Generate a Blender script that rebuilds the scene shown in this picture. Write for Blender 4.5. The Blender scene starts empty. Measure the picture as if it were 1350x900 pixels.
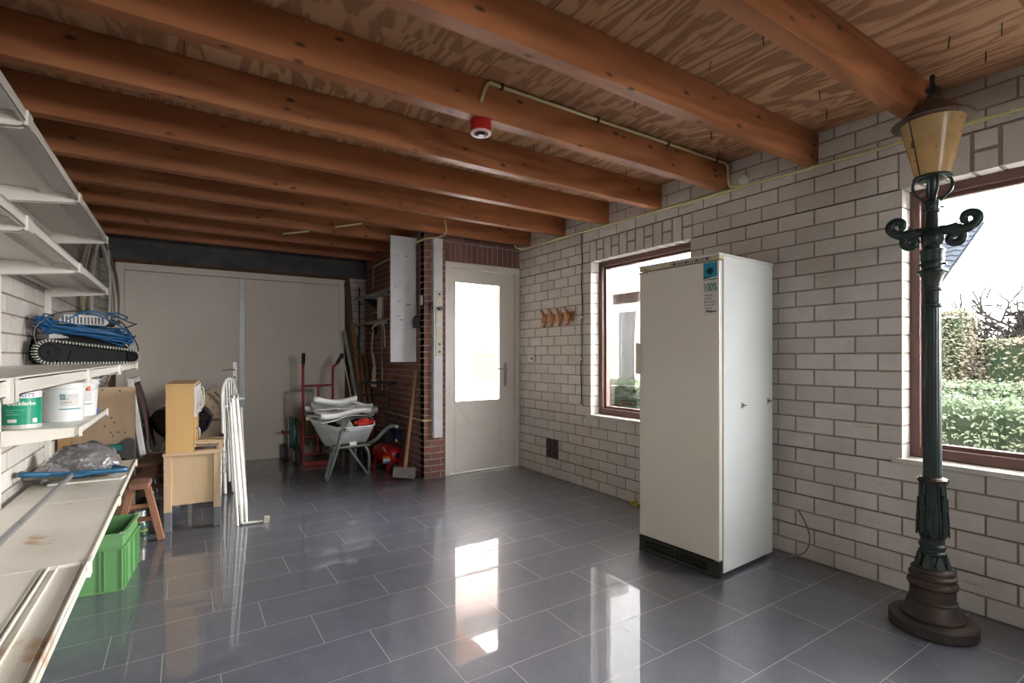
import bpy, bmesh, math, random
from math import sin, cos, pi, radians, atan2, sqrt
from mathutils import Vector, Matrix, noise as mnoise
random.seed(7)
C = bpy.context.scene.collection
S = bpy.context.scene

# ------------------------------------------------------------------ camera, sky, exposure
HC = 1.26                       # eye height
FPX, Y0, PSI = 669.05, 470.6, radians(32.865)
cd = bpy.data.cameras.new('camera'); cam = bpy.data.objects.new('camera', cd); C.objects.link(cam)
cd.sensor_width = 36.0; cd.sensor_fit = 'HORIZONTAL'
cd.lens = 36.0 * FPX / 1350.0
cd.shift_y = (Y0 - 450.0) / 1350.0
cd.clip_start = 0.05; cd.clip_end = 200
cam.location = (0, 0, HC); cam.rotation_euler = (pi / 2, 0, -PSI)
S.camera = cam
S.view_settings.view_transform = 'Standard'; S.view_settings.look = 'None'
S.view_settings.gamma = 1.0; S.view_settings.use_curve_mapping = False
S.view_settings.exposure = 2.92

SKY = 3.0; SUNNY = 3.5
w = bpy.data.worlds.new('sky'); S.world = w; w.use_nodes = True
wn = w.node_tree.nodes; wl = w.node_tree.links
bgn = wn['Background']; bgn.inputs['Color'].default_value = (1.0, 0.985, 0.965, 1); bgn.inputs['Strength'].default_value = SKY
# thin cloud, brightest round the veiled sun (south east, over the garden)
_tc = wn.new('ShaderNodeTexCoord'); _dp = wn.new('ShaderNodeVectorMath'); _dp.operation = 'DOT_PRODUCT'
wl.new(_tc.outputs['Generated'], _dp.inputs[0]); _dp.inputs[1].default_value = Vector((.60, -.70, .38)).normalized()
_mx = wn.new('ShaderNodeMath'); _mx.operation = 'MAXIMUM'; wl.new(_dp.outputs['Value'], _mx.inputs[0]); _mx.inputs[1].default_value = 0
_pw = wn.new('ShaderNodeMath'); _pw.operation = 'POWER'; wl.new(_mx.outputs[0], _pw.inputs[0]); _pw.inputs[1].default_value = 4.0
_ma = wn.new('ShaderNodeMath'); _ma.operation = 'MULTIPLY_ADD'; wl.new(_pw.outputs[0], _ma.inputs[0]); _ma.inputs[1].default_value = SKY * SUNNY; _ma.inputs[2].default_value = SKY
wl.new(_ma.outputs[0], bgn.inputs['Strength'])

# ------------------------------------------------------------------ where things stand (photo pixel -> point on a known plane)
SP, CP = sin(PSI), cos(PSI)
def ray(x, y):
    u = (x - 675.0) / FPX; v = -(y - Y0) / FPX
    return Vector((SP + u * CP, CP - u * SP, v))
def onZ(x, y, Z=0.0):
    r = ray(x, y); t = (Z - HC) / r.z; return Vector((r.x * t, r.y * t, Z))
def onX(x, y, X):
    r = ray(x, y); t = X / r.x; return Vector((X, r.y * t, HC + r.z * t))
def onY(x, y, Y):
    r = ray(x, y); t = Y / r.y; return Vector((r.x * t, Y, HC + r.z * t))

# ------------------------------------------------------------------ mesh helpers
class MB:
    def __init__(self): self.v = []; self.f = []; self.mi = []; self.tint = []
    def add(self, vs, fs, mi=0, tint=1.0, M=None):
        n = len(self.v)
        for p in vs:
            p = Vector(p)
            if M is not None: p = M @ p
            self.v.append(p)
        for f in fs:
            self.f.append(tuple(i + n for i in f)); self.mi.append(mi); self.tint.append(tint)
        return self
    def box(self, a, b, mi=0, tint=1.0, M=None):
        x0, y0, z0 = a; x1, y1, z1 = b
        if x0 > x1: x0, x1 = x1, x0
        if y0 > y1: y0, y1 = y1, y0
        if z0 > z1: z0, z1 = z1, z0
        vs = [(x0,y0,z0),(x1,y0,z0),(x1,y1,z0),(x0,y1,z0),(x0,y0,z1),(x1,y0,z1),(x1,y1,z1),(x0,y1,z1)]
        fs = [(0,3,2,1),(4,5,6,7),(0,1,5,4),(1,2,6,5),(2,3,7,6),(3,0,4,7)]
        return self.add(vs, fs, mi, tint, M)
    def beam(self, p, q, wx, wy, mi=0, up=(0,0,1), tint=1.0):
        """rectangular bar from p to q, wx across, wy along up"""
        p = Vector(p); q = Vector(q); d = (q - p); L = d.length; d.normalize()
        up = Vector(up)
        if abs(d.dot(up)) > .98: up = Vector((0, 1, 0))
        x = d.cross(up).normalized(); y = x.cross(d).normalized()
        vs = []
        for t in (p, q):
            for sx, sy in ((-1,-1),(1,-1),(1,1),(-1,1)): vs.append(t + x*sx*wx/2 + y*sy*wy/2)
        return self.add(vs, [(3,2,1,0),(4,5,6,7),(0,1,5,4),(1,2,6,5),(2,3,7,6),(3,0,4,7)], mi, tint)
    def tube(self, pts, r, n=10, mi=0, closed=False, cap=True, flat=1.0, tint=1.0):
        pts = [Vector(p) for p in pts]; m = len(pts)
        rs = r if isinstance(r, (list, tuple)) else [r] * m
        tan = []
        for i in range(m):
            if closed: t = pts[(i+1) % m] - pts[i-1]
            else: t = pts[min(i+1, m-1)] - pts[max(i-1, 0)]
            if t.length < 1e-9: t = Vector((0,0,1))
            tan.append(t.normalized())
        ref = Vector((0,0,1)) if abs(tan[0].z) < .9 else Vector((1,0,0))
        nx = tan[0].cross(ref).normalized(); vs = []
        for i in range(m):
            nx = (nx - tan[i] * nx.dot(tan[i]))
            if nx.length < 1e-6: nx = tan[i].orthogonal()
            nx.normalize(); ny = tan[i].cross(nx)
            for k in range(n):
                a = 2 * pi * k / n
                vs.append(pts[i] + nx * cos(a) * rs[i] + ny * sin(a) * rs[i] * flat)
        fs = []
        for i in range(m if closed else m - 1):
            j = (i + 1) % m
            for k in range(n): fs.append((i*n+k, i*n+(k+1)%n, j*n+(k+1)%n, j*n+k))
        if cap and not closed:
            fs.append(tuple(range(n-1, -1, -1))); fs.append(tuple((m-1)*n + k for k in range(n)))
        return self.add(vs, fs, mi, tint)
    def lathe(self, prof, n=24, c=(0,0,0), axis='z', mi=0, M=None, cap=True, flute=0, fdepth=0.0, tint=1.0):
        vs = []; fs = []; m = len(prof)
        for (r, z) in prof:
            for k in range(n):
                a = 2 * pi * k / n; rr = max(r, 1e-5)
                if flute: rr *= 1 - fdepth * (0.5 - 0.5 * cos(a * flute))
                if axis == 'z': p = (cos(a)*rr, sin(a)*rr, z)
                elif axis == 'x': p = (z, cos(a)*rr, sin(a)*rr)
                else: p = (sin(a)*rr, z, cos(a)*rr)
                vs.append(Vector(p) + Vector(c))
        for i in range(m-1):
            for k in range(n): fs.append((i*n+k, i*n+(k+1)%n, (i+1)*n+(k+1)%n, (i+1)*n+k))
        if cap:
            fs.append(tuple(range(n-1, -1, -1))); fs.append(tuple((m-1)*n+k for k in range(n)))
        return self.add(vs, fs, mi, tint, M)
    def cyl(self, p, q, r, n=16, mi=0, r2=None):
        return self.tube([p, q], [r, r if r2 is None else r2], n, mi)
    def prism(self, poly, o, ax, ay, az, depth, mi=0, tint=1.0):
        """polygon (2D) in plane o+ax*u+ay*v, extruded by depth along az"""
        o = Vector(o); ax = Vector(ax); ay = Vector(ay); az = Vector(az); n = len(poly)
        vs = [o + ax*u + ay*v for u, v in poly] + [o + ax*u + ay*v + az*depth for u, v in poly]
        fs = [tuple(range(n-1,-1,-1)), tuple(range(n, 2*n))] + [(i, (i+1)%n, n+(i+1)%n, n+i) for i in range(n)]
        return self.add(vs, fs, mi, tint)
    def sheet(self, fn, nu, nv, mi=0, tint=1.0):
        vs = [fn(i / nu, j / nv) for j in range(nv+1) for i in range(nu+1)]
        fs = [(j*(nu+1)+i, j*(nu+1)+i+1, (j+1)*(nu+1)+i+1, (j+1)*(nu+1)+i) for j in range(nv) for i in range(nu)]
        return self.add(vs, fs, mi, tint)
    def ball(self, c, r, sx=1, sy=1, sz=1, n=16, m=10, mi=0, tint=1.0):
        c = Vector(c); vs = []; fs = []
        for i in range(m+1):
            t = pi * i / m
            for k in range(n):
                a = 2*pi*k/n; vs.append(c + Vector((sx*r*sin(t)*cos(a), sy*r*sin(t)*sin(a), sz*r*cos(t))))
        for i in range(m):
            for k in range(n): fs.append((i*n+k, (i+1)*n+k, (i+1)*n+(k+1)%n, i*n+(k+1)%n))
        return self.add(vs, fs, mi, tint)

def build(name, mb, mats, parent=None, smooth=True, bevel=0.0, world=False, kind=None, loc=None, rotz=0.0, ang=40, seg=2, solid=0.0, sub=0):
    me = bpy.data.meshes.new(name)
    vs = mb.v
    if loc is not None and world:
        Mi = (Matrix.Translation(loc) @ Matrix.Rotation(rotz, 4, 'Z')).inverted(); vs = [Mi @ p for p in vs]
    elif world and parent is not None:
        Mi = wmat(parent).inverted(); vs = [Mi @ p for p in vs]
    me.from_pydata([tuple(p) for p in vs], [], mb.f)
    if not isinstance(mats, (list, tuple)): mats = [mats]
    for m in mats: me.materials.append(m)
    me.polygons.foreach_set('material_index', mb.mi)
    if any(t != 1.0 for t in mb.tint):
        at = me.attributes.new('tint', 'FLOAT', 'FACE'); at.data.foreach_set('value', mb.tint)
    me.validate(); me.update()
    bm = bmesh.new(); bm.from_mesh(me)
    bmesh.ops.remove_doubles(bm, verts=bm.verts, dist=1e-6)
    bmesh.ops.recalc_face_normals(bm, faces=bm.faces)
    bm.to_mesh(me); bm.free()
    if smooth:
        me.polygons.foreach_set('use_smooth', [True] * len(me.polygons))
        me.set_sharp_from_angle(angle=radians(ang))
    o = bpy.data.objects.new(name, me); C.objects.link(o)
    if loc is not None: o.location = loc; o.rotation_euler = (0, 0, rotz)
    if parent is not None: o.parent = parent
    if solid:
        m = o.modifiers.new('solid', 'SOLIDIFY'); m.thickness = solid; m.offset = 0
    if sub:
        m = o.modifiers.new('sub', 'SUBSURF'); m.levels = sub; m.render_levels = sub
    if bevel:
        m = o.modifiers.new('bevel', 'BEVEL'); m.width = bevel; m.segments = seg; m.limit_method = 'ANGLE'; m.angle_limit = radians(35)
        m.harden_normals = False
    if kind: o['kind'] = kind
    return o

def wmat(o):
    M = Matrix.Translation(o.location) @ o.rotation_euler.to_matrix().to_4x4()
    return wmat(o.parent) @ M if o.parent else M

def thing(name, label, cat, loc=(0,0,0), rotz=0.0, group=None):
    o = bpy.data.objects.new(name, None); C.objects.link(o); o.empty_display_size = .05
    o.location = loc; o.rotation_euler = (0, 0, rotz); o['label'] = label; o['category'] = cat
    if group: o['group'] = group
    return o
def tag(o, label, cat, group=None):
    o['label'] = label; o['category'] = cat
    if group: o['group'] = group
    return o
def dup(root, loc=None, rotz=None, label=None):
    r = root.copy(); C.objects.link(r)
    if loc is not None: r.location = loc
    if rotz is not None: r.rotation_euler = (0, 0, rotz)
    if label: r['label'] = label
    for ch in list(root.children):
        c = ch.copy(); C.objects.link(c); c.parent = r
        for g in ch.children:
            d = g.copy(); C.objects.link(d); d.parent = c
    return r
def arc(c, r, a0, a1, n, ax=(1,0,0), ay=(0,0,1)):
    c = Vector(c); ax = Vector(ax); ay = Vector(ay)
    return [c + ax * cos(a0 + (a1-a0)*i/n) * r + ay * sin(a0 + (a1-a0)*i/n) * r for i in range(n+1)]
def smoothpath(pts, n=6):
    P = [Vector(p) for p in pts]; out = []
    for i in range(len(P)-1):
        p0 = P[max(i-1,0)]; p1 = P[i]; p2 = P[i+1]; p3 = P[min(i+2, len(P)-1)]
        for k in range(n):
            t = k / n; t2 = t*t; t3 = t2*t
            out.append(.5*((2*p1) + (-p0+p2)*t + (2*p0-5*p1+4*p2-p3)*t2 + (-p0+3*p1-3*p2+p3)*t3))
    out.append(P[-1]); return out

# ------------------------------------------------------------------ materials
def newmat(name):
    m = bpy.data.materials.new(name); m.use_nodes = True
    return m, m.node_tree.nodes, m.node_tree.links, m.node_tree.nodes['Principled BSDF']
def N(ns, t, **kw):
    n = ns.new(t)
    for k, v in kw.items():
        if k in n.inputs: n.inputs[k].default_value = v
        else: setattr(n, k, v)
    return n
def rgba(c): return (c[0], c[1], c[2], 1)
def mathn(ns, ls, op, a, b=None, c=None):
    n = ns.new('ShaderNodeMath'); n.operation = op
    for i, v in enumerate((a, b, c)):
        if v is None: continue
        if isinstance(v, (int, float)): n.inputs[i].default_value = v
        else: ls.new(v, n.inputs[i])
    return n.outputs[0]
def mixc(ns, ls, f, a, b):
    n = ns.new('ShaderNodeMix'); n.data_type = 'RGBA'
    for k, v in ((0, f), (6, a), (7, b)):
        if hasattr(v, 'is_linked') or hasattr(v, 'links'): ls.new(v, n.inputs[k])
        elif isinstance(v, (int, float)): n.inputs[k].default_value = v
        else: n.inputs[k].default_value = rgba(v)
    return n.outputs[2]
def ramp(ns, ls, f, stops):
    n = ns.new('ShaderNodeValToRGB'); e = n.color_ramp.elements
    while len(e) < len(stops): e.new(.5)
    for i, (p, c) in enumerate(stops): e[i].position = p; e[i].color = rgba(c) if not isinstance(c, (int, float)) else (c, c, c, 1)
    ls.new(f, n.inputs[0]); return n.outputs[0]
def coords(ns, ls, scale=(1,1,1), obj=True, rot=(0,0,0)):
    t = ns.new('ShaderNodeTexCoord'); mp = ns.new('ShaderNodeMapping')
    mp.inputs['Scale'].default_value = scale; mp.inputs['Rotation'].default_value = rot
    ls.new(t.outputs['Object'], mp.inputs[0]); return mp.outputs[0]
def bumpn(ns, ls, bs, h, st=.3, dist=.01):
    b = ns.new('ShaderNodeBump'); b.inputs['Strength'].default_value = st; b.inputs['Distance'].default_value = dist
    ls.new(h, b.inputs['Height']); ls.new(b.outputs[0], bs.inputs['Normal'])
_mc = {}
def mat(name, col, rough=.5, metal=0.0, col2=None, nscale=8.0, bump=0.0, bscale=60.0, spec=.5, stretch=(1,1,1), thr=(.35,.7), coat=0.0, alpha=None, trans=0.0, rvar=0.0):
    if name in _mc: return _mc[name]
    m, ns, ls, bs = newmat(name)
    bs.inputs['Base Color'].default_value = rgba(col); bs.inputs['Roughness'].default_value = rough
    bs.inputs['Metallic'].default_value = metal; bs.inputs['Specular IOR Level'].default_value = spec
    bs.inputs['Coat Weight'].default_value = coat
    co = coords(ns, ls, stretch)
    if col2 is None: col2 = tuple(c * .82 for c in col)
    nz = N(ns, 'ShaderNodeTexNoise', Scale=nscale, Detail=5.0, Roughness=.6); ls.new(co, nz.inputs['Vector'])
    f = ramp(ns, ls, nz.outputs[0], [(thr[0], 0.0), (thr[1], 1.0)])
    ls.new(mixc(ns, ls, f, col, col2), bs.inputs['Base Color'])
    if rvar:
        ls.new(mathn(ns, ls, 'ADD', mathn(ns, ls, 'MULTIPLY', f, rvar), rough), bs.inputs['Roughness'])
    if bump:
        b = N(ns, 'ShaderNodeTexNoise', Scale=bscale, Detail=3.0); ls.new(co, b.inputs['Vector'])
        bumpn(ns, ls, bs, b.outputs[0], bump, .004)
    if trans: bs.inputs['Transmission Weight'].default_value = trans
    if alpha is not None: bs.inputs['Alpha'].default_value = alpha
    _mc[name] = m; return m
def woodmat(name, c1, c2, axis='x', scale=1.0, rough=.6, knots=.0, knotc=(.08,.03,.015), ring=14.0, c3=None, spec=.4, streak=.5):
    """wood with grain running along one local axis"""
    if name in _mc: return _mc[name]
    m, ns, ls, bs = newmat(name)
    st = {'x': (.12, 1, 1), 'y': (1, .12, 1), 'z': (1, 1, .12)}[axis]
    co = coords(ns, ls, tuple(s * scale for s in st))
    oi = ns.new('ShaderNodeObjectInfo'); vadd = ns.new('ShaderNodeVectorMath'); vadd.operation = 'ADD'
    sc = ns.new('ShaderNodeVectorMath'); sc.operation = 'SCALE'; sc.inputs[0].default_value = (7.3, 3.1, 5.7); ls.new(oi.outputs['Random'], sc.inputs['Scale'])
    ls.new(co, vadd.inputs[0]); ls.new(sc.outputs[0], vadd.inputs[1]); v = vadd.outputs[0]
    nz = N(ns, 'ShaderNodeTexNoise', Scale=3.0, Detail=3.0, Roughness=.5); ls.new(v, nz.inputs['Vector'])
    r = mathn(ns, ls, 'SINE', mathn(ns, ls, 'MULTIPLY', nz.outputs[0], ring * 6))
    r = mathn(ns, ls, 'ADD', mathn(ns, ls, 'MULTIPLY', r, .5), .5)
    fine = N(ns, 'ShaderNodeTexNoise', Scale=60.0, Detail=2.0); ls.new(v, fine.inputs['Vector'])
    f = mathn(ns, ls, 'ADD', mathn(ns, ls, 'MULTIPLY', r, 1 - streak), mathn(ns, ls, 'MULTIPLY', fine.outputs[0], streak))
    colr = mixc(ns, ls, f, c1, c2)
    big = N(ns, 'ShaderNodeTexNoise', Scale=1.2, Detail=2.0); ls.new(v, big.inputs['Vector'])
    if c3: colr = mixc(ns, ls, ramp(ns, ls, big.outputs[0], [(.4, 0.0), (.65, 1.0)]), colr, c3)
    if knots:
        kc = coords(ns, ls, {'x': (.45, 1, 1), 'y': (1, .45, 1), 'z': (1, 1, .45)}[axis])
        ka = ns.new('ShaderNodeVectorMath'); ka.operation = 'ADD'; ls.new(kc, ka.inputs[0]); ls.new(sc.outputs[0], ka.inputs[1])
        vo = N(ns, 'ShaderNodeTexVoronoi', Scale=knots); ls.new(ka.outputs[0], vo.inputs['Vector'])
        kd = ramp(ns, ls, vo.outputs['Distance'], [(.07, 1.0), (.16, 0.0)])
        colr = mixc(ns, ls, kd, colr, knotc)
    ls.new(colr, bs.inputs['Base Color']); bs.inputs['Roughness'].default_value = rough; bs.inputs['Specular IOR Level'].default_value = spec
    bumpn(ns, ls, bs, f, .12, .003)
    _mc[name] = m; return m

# ------------------------------------------------------------------ common materials
M_brickw = None
def brickmat(name, c1, c2, c3, rough=.85, stain=None):
    m, ns, ls, bs = newmat(name)
    at = ns.new('ShaderNodeAttribute'); at.attribute_name = 'tint'; at.attribute_type = 'GEOMETRY'
    co = coords(ns, ls)
    nz = N(ns, 'ShaderNodeTexNoise', Scale=9.0, Detail=6.0, Roughness=.65); ls.new(co, nz.inputs['Vector'])
    nz2 = N(ns, 'ShaderNodeTexNoise', Scale=1.3, Detail=3.0); ls.new(co, nz2.inputs['Vector'])
    base = mixc(ns, ls, at.outputs['Fac'], c1, c2)
    base = mixc(ns, ls, mathn(ns, ls, 'MULTIPLY', ramp(ns, ls, nz.outputs[0], [(.45, 0.0), (.75, 1.0)]), .5), base, c3)
    base = mixc(ns, ls, mathn(ns, ls, 'MULTIPLY', ramp(ns, ls, nz2.outputs[0], [(.4, 0.0), (.7, 1.0)]), .35), base, c3)
    if stain:
        st = coords(ns, ls, (1, 1.2, 9))
        n3 = N(ns, 'ShaderNodeTexNoise', Scale=2.4, Detail=2.0); ls.new(st, n3.inputs['Vector'])
        base = mixc(ns, ls, mathn(ns, ls, 'MULTIPLY', ramp(ns, ls, n3.outputs[0], [(.70, 0.0), (.74, 1.0)]), .5), base, stain)
    ls.new(base, bs.inputs['Base Color']); bs.inputs['Roughness'].default_value = rough; bs.inputs['Specular IOR Level'].default_value = .25
    b = N(ns, 'ShaderNodeTexNoise', Scale=70.0, Detail=4.0); ls.new(co, b.inputs['Vector'])
    bumpn(ns, ls, bs, b.outputs[0], .35, .004)
    return m
M_brickw = brickmat('white_brick', (.61,.58,.545), (.52,.485,.45), (.44,.40,.36), stain=(.42,.27,.14))
M_brickr = brickmat('red_brick', (.30,.135,.105), (.21,.10,.085), (.15,.075,.065))
M_mortw = mat('grey_mortar', (.30,.26,.215), .95, col2=(.23,.20,.165), nscale=20, bump=.6, bscale=90, spec=.1)
M_mortr = mat('pale_mortar', (.42,.38,.34), .95, col2=(.22,.19,.17), nscale=20, bump=.6, bscale=90, spec=.1)
M_white = mat('white_paint', (.72,.70,.67), .38, col2=(.66,.64,.60), nscale=3)
M_door = mat('cream_white_paint', (.74,.71,.66), .35, col2=(.68,.65,.60), nscale=2.5)
M_garage = mat('beige_white_panel', (.78,.72,.64), .5, col2=(.70,.64,.56), nscale=1.5)
M_redframe = mat('red_brown_frame', (.155,.075,.062), .4, col2=(.12,.06,.052), nscale=6)
M_conc = mat('dark_concrete', (.10,.10,.10), .9, col2=(.06,.06,.065), nscale=5, bump=.5, bscale=40)
M_chrome = mat('brushed_steel', (.42,.42,.42), .4, .8, col2=(.36,.36,.36))
M_dark = mat('black_plastic', (.015,.015,.017), .4, col2=(.025,.025,.027), nscale=20)
M_rubber = mat('black_rubber', (.02,.02,.02), .75, col2=(.03,.03,.03), nscale=20)
M_cream = mat('cream_plastic', (.62,.59,.50), .4, col2=(.56,.53,.44))
M_plyw = None

def glassmat(name='window_glass', tint=(1,1,1), rough=0.0):
    """thin clear pane: transparent with a fresnel gloss"""
    m, ns, ls, bs = newmat(name); out = ns['Material Output']
    tr = ns.new('ShaderNodeBsdfTransparent'); tr.inputs[0].default_value = rgba(tint)
    gl = ns.new('ShaderNodeBsdfGlossy'); gl.inputs['Roughness'].default_value = rough; gl.inputs[0].default_value = (1,1,1,1)
    fr = ns.new('ShaderNodeFresnel'); fr.inputs[0].default_value = 1.45
    mx = ns.new('ShaderNodeMixShader'); ls.new(mathn(ns, ls, 'MULTIPLY', fr.outputs[0], .9), mx.inputs[0]); ls.new(tr.outputs[0], mx.inputs[1]); ls.new(gl.outputs[0], mx.inputs[2])
    ls.new(mx.outputs[0], out.inputs[0]); return m
M_glass = glassmat()

# ------------------------------------------------------------------ brick walls as real bricks
BH, BL, JT = 0.0986, 0.2272, 0.0105
def bricks(mb, plane, u0, u1, z0, z1, depth0, depth1, holes=(), phase=4.682, H=BH, L=BL, joint=JT, mi_b=1, out=1, rng=None, recess=.0035, stretch_tint=None, jitter=.0012):
    """plane 'x': wall face at X=depth0, running along Y (u); body behind to depth1. plane 'y': face at Y=depth0, u along X.
       holes: list of (ua,ub,za,zb)."""
    rng = rng or random.Random(3)
    sgn = 1 if depth1 > depth0 else -1
    def bx(ua, ub, za, zb, da, db, mi, t):
        if plane == 'x': mb.box((da, ua, za), (db, ub, zb), mi, t)
        else: mb.box((ua, da, za), (ub, db, zb), mi, t)
    # mortar body: decomposed around the holes
    zs = sorted(set([z0, z1] + [h[2] for h in holes] + [h[3] for h in holes])); zs = [z for z in zs if z0 <= z <= z1]
    e = recess
    for za, zb in zip(zs[:-1], zs[1:]):
        zm = (za + zb) / 2; cuts = sorted((h[0], h[1]) for h in holes if h[2] < zm < h[3])
        u = u0; segs = []
        for a, b in cuts:
            if a > u: segs.append((u, a))
            u = max(u, b)
        if u < u1: segs.append((u, u1))
        for a, b in segs:
            aa = a + (e if a > u0 + 1e-6 else 0); bb = b - (e if b < u1 - 1e-6 else 0)
            bx(aa, bb, za + (e if any(abs(h[3]-za) < 1e-6 for h in holes) else 0), zb - (e if any(abs(h[2]-zb) < 1e-6 for h in holes) else 0), depth0 + sgn*recess, depth1, 0, 1.0)
    k0 = int(math.floor(z0 / H + 1e-6)); k1 = int(math.ceil(z1 / H - 1e-6))
    for k in range(k0, k1):
        za = max(k * H + joint/2, z0); zb = min((k+1) * H - joint/2, z1)
        if zb - za < .01: continue
        ph = phase + (L/2 if k % 2 else 0)
        n0 = int(math.floor((u0 - ph) / L)) - 1; n1 = int(math.ceil((u1 - ph) / L)) + 1
        for n in range(n0, n1):
            a = ph + n * L + joint/2; b = ph + (n+1) * L - joint/2
            a = max(a, u0); b = min(b, u1)
            if b - a < .012: continue
            pieces = [(a, b)]
            for h in holes:
                if h[2] < (za+zb)/2 < h[3]:
                    np_ = []
                    for (p, q) in pieces:
                        if q <= h[0] or p >= h[1]: np_.append((p, q)); continue
                        if p < h[0]: np_.append((p, h[0]))
                        if q > h[1]: np_.append((h[1], q))
                    pieces = np_
            for (p, q) in pieces:
                for h in holes:
                    if h[2] < (za+zb)/2 < h[3]:
                        if abs(q - h[0]) < .02: q = h[0]
                        if abs(p - h[1]) < .02: p = h[1]
                if q - p < .012: continue
                j = rng.uniform(-jitter, jitter)
                bx(p, q, za, zb, depth0 + j, depth0 + sgn*(abs(depth1-depth0) - .002), mi_b, min(1, max(0, rng.gauss(.4, .35))))
# ================================================================== THE SETTING
XR, XL, YB, YF, XS, YD = 3.26, -0.75, -2.6, 6.90, 2.08, 4.89   # right wall, left wall, back wall, garage-door wall, side wall, door wall
def zj(Y): return 2.440 + .022 * (Y - 1.59) if Y < 4.7 else 2.508     # underside of the joists (the roof falls slightly)
def zc(Y): return zj(Y) + .19

# floor: long grey tiles in a third bond
m, ns, ls, bs = newmat('grey_floor_tile')
tc = ns.new('ShaderNodeTexCoord'); sx = ns.new('ShaderNodeSeparateXYZ'); ls.new(tc.outputs['Object'], sx.inputs[0])
TW, TL, gw = .2895, .5965, .0015
v = mathn(ns, ls, 'DIVIDE', mathn(ns, ls, 'SUBTRACT', sx.outputs[1], 2.325 - 20*TW), TW)
row = mathn(ns, ls, 'FLOOR', v); fv = mathn(ns, ls, 'SUBTRACT', v, row)
u = mathn(ns, ls, 'DIVIDE', mathn(ns, ls, 'ADD', mathn(ns, ls, 'SUBTRACT', sx.outputs[0], .52 + 20*.1988), mathn(ns, ls, 'MULTIPLY', row, .1988)), TL)
col_ = mathn(ns, ls, 'FLOOR', u); fu = mathn(ns, ls, 'SUBTRACT', u, col_)
def edge(f, L): return mathn(ns, ls, 'MULTIPLY', mathn(ns, ls, 'MINIMUM', f, mathn(ns, ls, 'SUBTRACT', 1.0, f)), L)
dist = mathn(ns, ls, 'MINIMUM', edge(fv, TW), edge(fu, TL))
grout = mathn(ns, ls, 'LESS_THAN', dist, gw)
cmb = ns.new('ShaderNodeCombineXYZ'); ls.new(row, cmb.inputs[0]); ls.new(col_, cmb.inputs[1])
wn_ = N(ns, 'ShaderNodeTexWhiteNoise'); wn_.noise_dimensions = '3D'; ls.new(cmb.outputs[0], wn_.inputs['Vector'])
off = ns.new('ShaderNodeVectorMath'); off.operation = 'MULTIPLY_ADD'; ls.new(cmb.outputs[0], off.inputs[0]); off.inputs[1].default_value = (3.7, 5.3, 1); ls.new(tc.outputs['Object'], off.inputs[2])
n1 = N(ns, 'ShaderNodeTexNoise', Scale=7.0, Detail=10.0, Roughness=.78); ls.new(off.outputs[0], n1.inputs['Vector'])
n2 = N(ns, 'ShaderNodeTexNoise', Scale=45.0, Detail=3.0); ls.new(off.outputs[0], n2.inputs['Vector'])
n4 = N(ns, 'ShaderNodeTexNoise', Scale=150.0, Detail=2.0); ls.new(tc.outputs['Object'], n4.inputs['Vector'])
f1 = ramp(ns, ls, n1.outputs[0], [(.3, 0.0), (.75, 1.0)])
base = mixc(ns, ls, f1, (.070,.077,.100), (.135,.145,.175))
base = mixc(ns, ls, mathn(ns, ls, 'MULTIPLY', wn_.outputs[0], .35), base, (.105,.112,.135))
base = mixc(ns, ls, mathn(ns, ls, 'MULTIPLY', ramp(ns, ls, n2.outputs[0], [(.62, 0.0), (.8, 1.0)]), .35), base, (.30,.31,.33))
base = mixc(ns, ls, ramp(ns, ls, n4.outputs[0], [(.76, 0.0), (.79, 1.0)]), base, (.35,.35,.35))
base = mixc(ns, ls, grout, base, (.34,.33,.31))
ls.new(base, bs.inputs['Base Color'])
n3 = N(ns, 'ShaderNodeTexNoise', Scale=2.2, Detail=4.0); ls.new(tc.outputs['Object'], n3.inputs['Vector'])
ls.new(mathn(ns, ls, 'ADD', mathn(ns, ls, 'MULTIPLY', ramp(ns, ls, n3.outputs[0], [(.35, 0.0), (.75, 1.0)]), .03), mathn(ns, ls, 'ADD', mathn(ns, ls, 'MULTIPLY', grout, .5), .008)), bs.inputs['Coat Roughness'])
bs.inputs['Roughness'].default_value = .38; bs.inputs['Coat Weight'].default_value = 1.0; bs.inputs['Coat IOR'].default_value = 1.5
bs.inputs['IOR'].default_value = 1.55; bs.inputs['Specular IOR Level'].default_value = .55
bumpn(ns, ls, bs, mathn(ns, ls, 'SUBTRACT', 1.0, grout), .25, .0015)
M_floor = m
mb = MB(); mb.box((XL - .2, YB - .2, -.12), (XR + .1, YF + .2, 0)); build('floor', mb, M_floor, smooth=False, kind='structure')

# plywood roof deck
m, ns, ls, bs = newmat('plywood')
tc = ns.new('ShaderNodeTexCoord'); mp = ns.new('ShaderNodeMapping'); mp.inputs['Scale'].default_value = (1, .22, 1); ls.new(tc.outputs['Object'], mp.inputs[0])
sxp = ns.new('ShaderNodeSeparateXYZ'); ls.new(tc.outputs['Object'], sxp.inputs[0])
sheet_i = mathn(ns, ls, 'FLOOR', mathn(ns, ls, 'DIVIDE', sxp.outputs[0], 1.22))
sheet_j = mathn(ns, ls, 'FLOOR', mathn(ns, ls, 'DIVIDE', mathn(ns, ls, 'ADD', sxp.outputs[1], .37), 2.44))
cb = ns.new('ShaderNodeCombineXYZ'); ls.new(mathn(ns, ls, 'MULTIPLY', sheet_i, 13.1), cb.inputs[0]); ls.new(mathn(ns, ls, 'MULTIPLY', sheet_j, 7.7), cb.inputs[2])
va = ns.new('ShaderNodeVectorMath'); va.operation = 'ADD'; ls.new(mp.outputs[0], va.inputs[0]); ls.new(cb.outputs[0], va.inputs[1])
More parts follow.
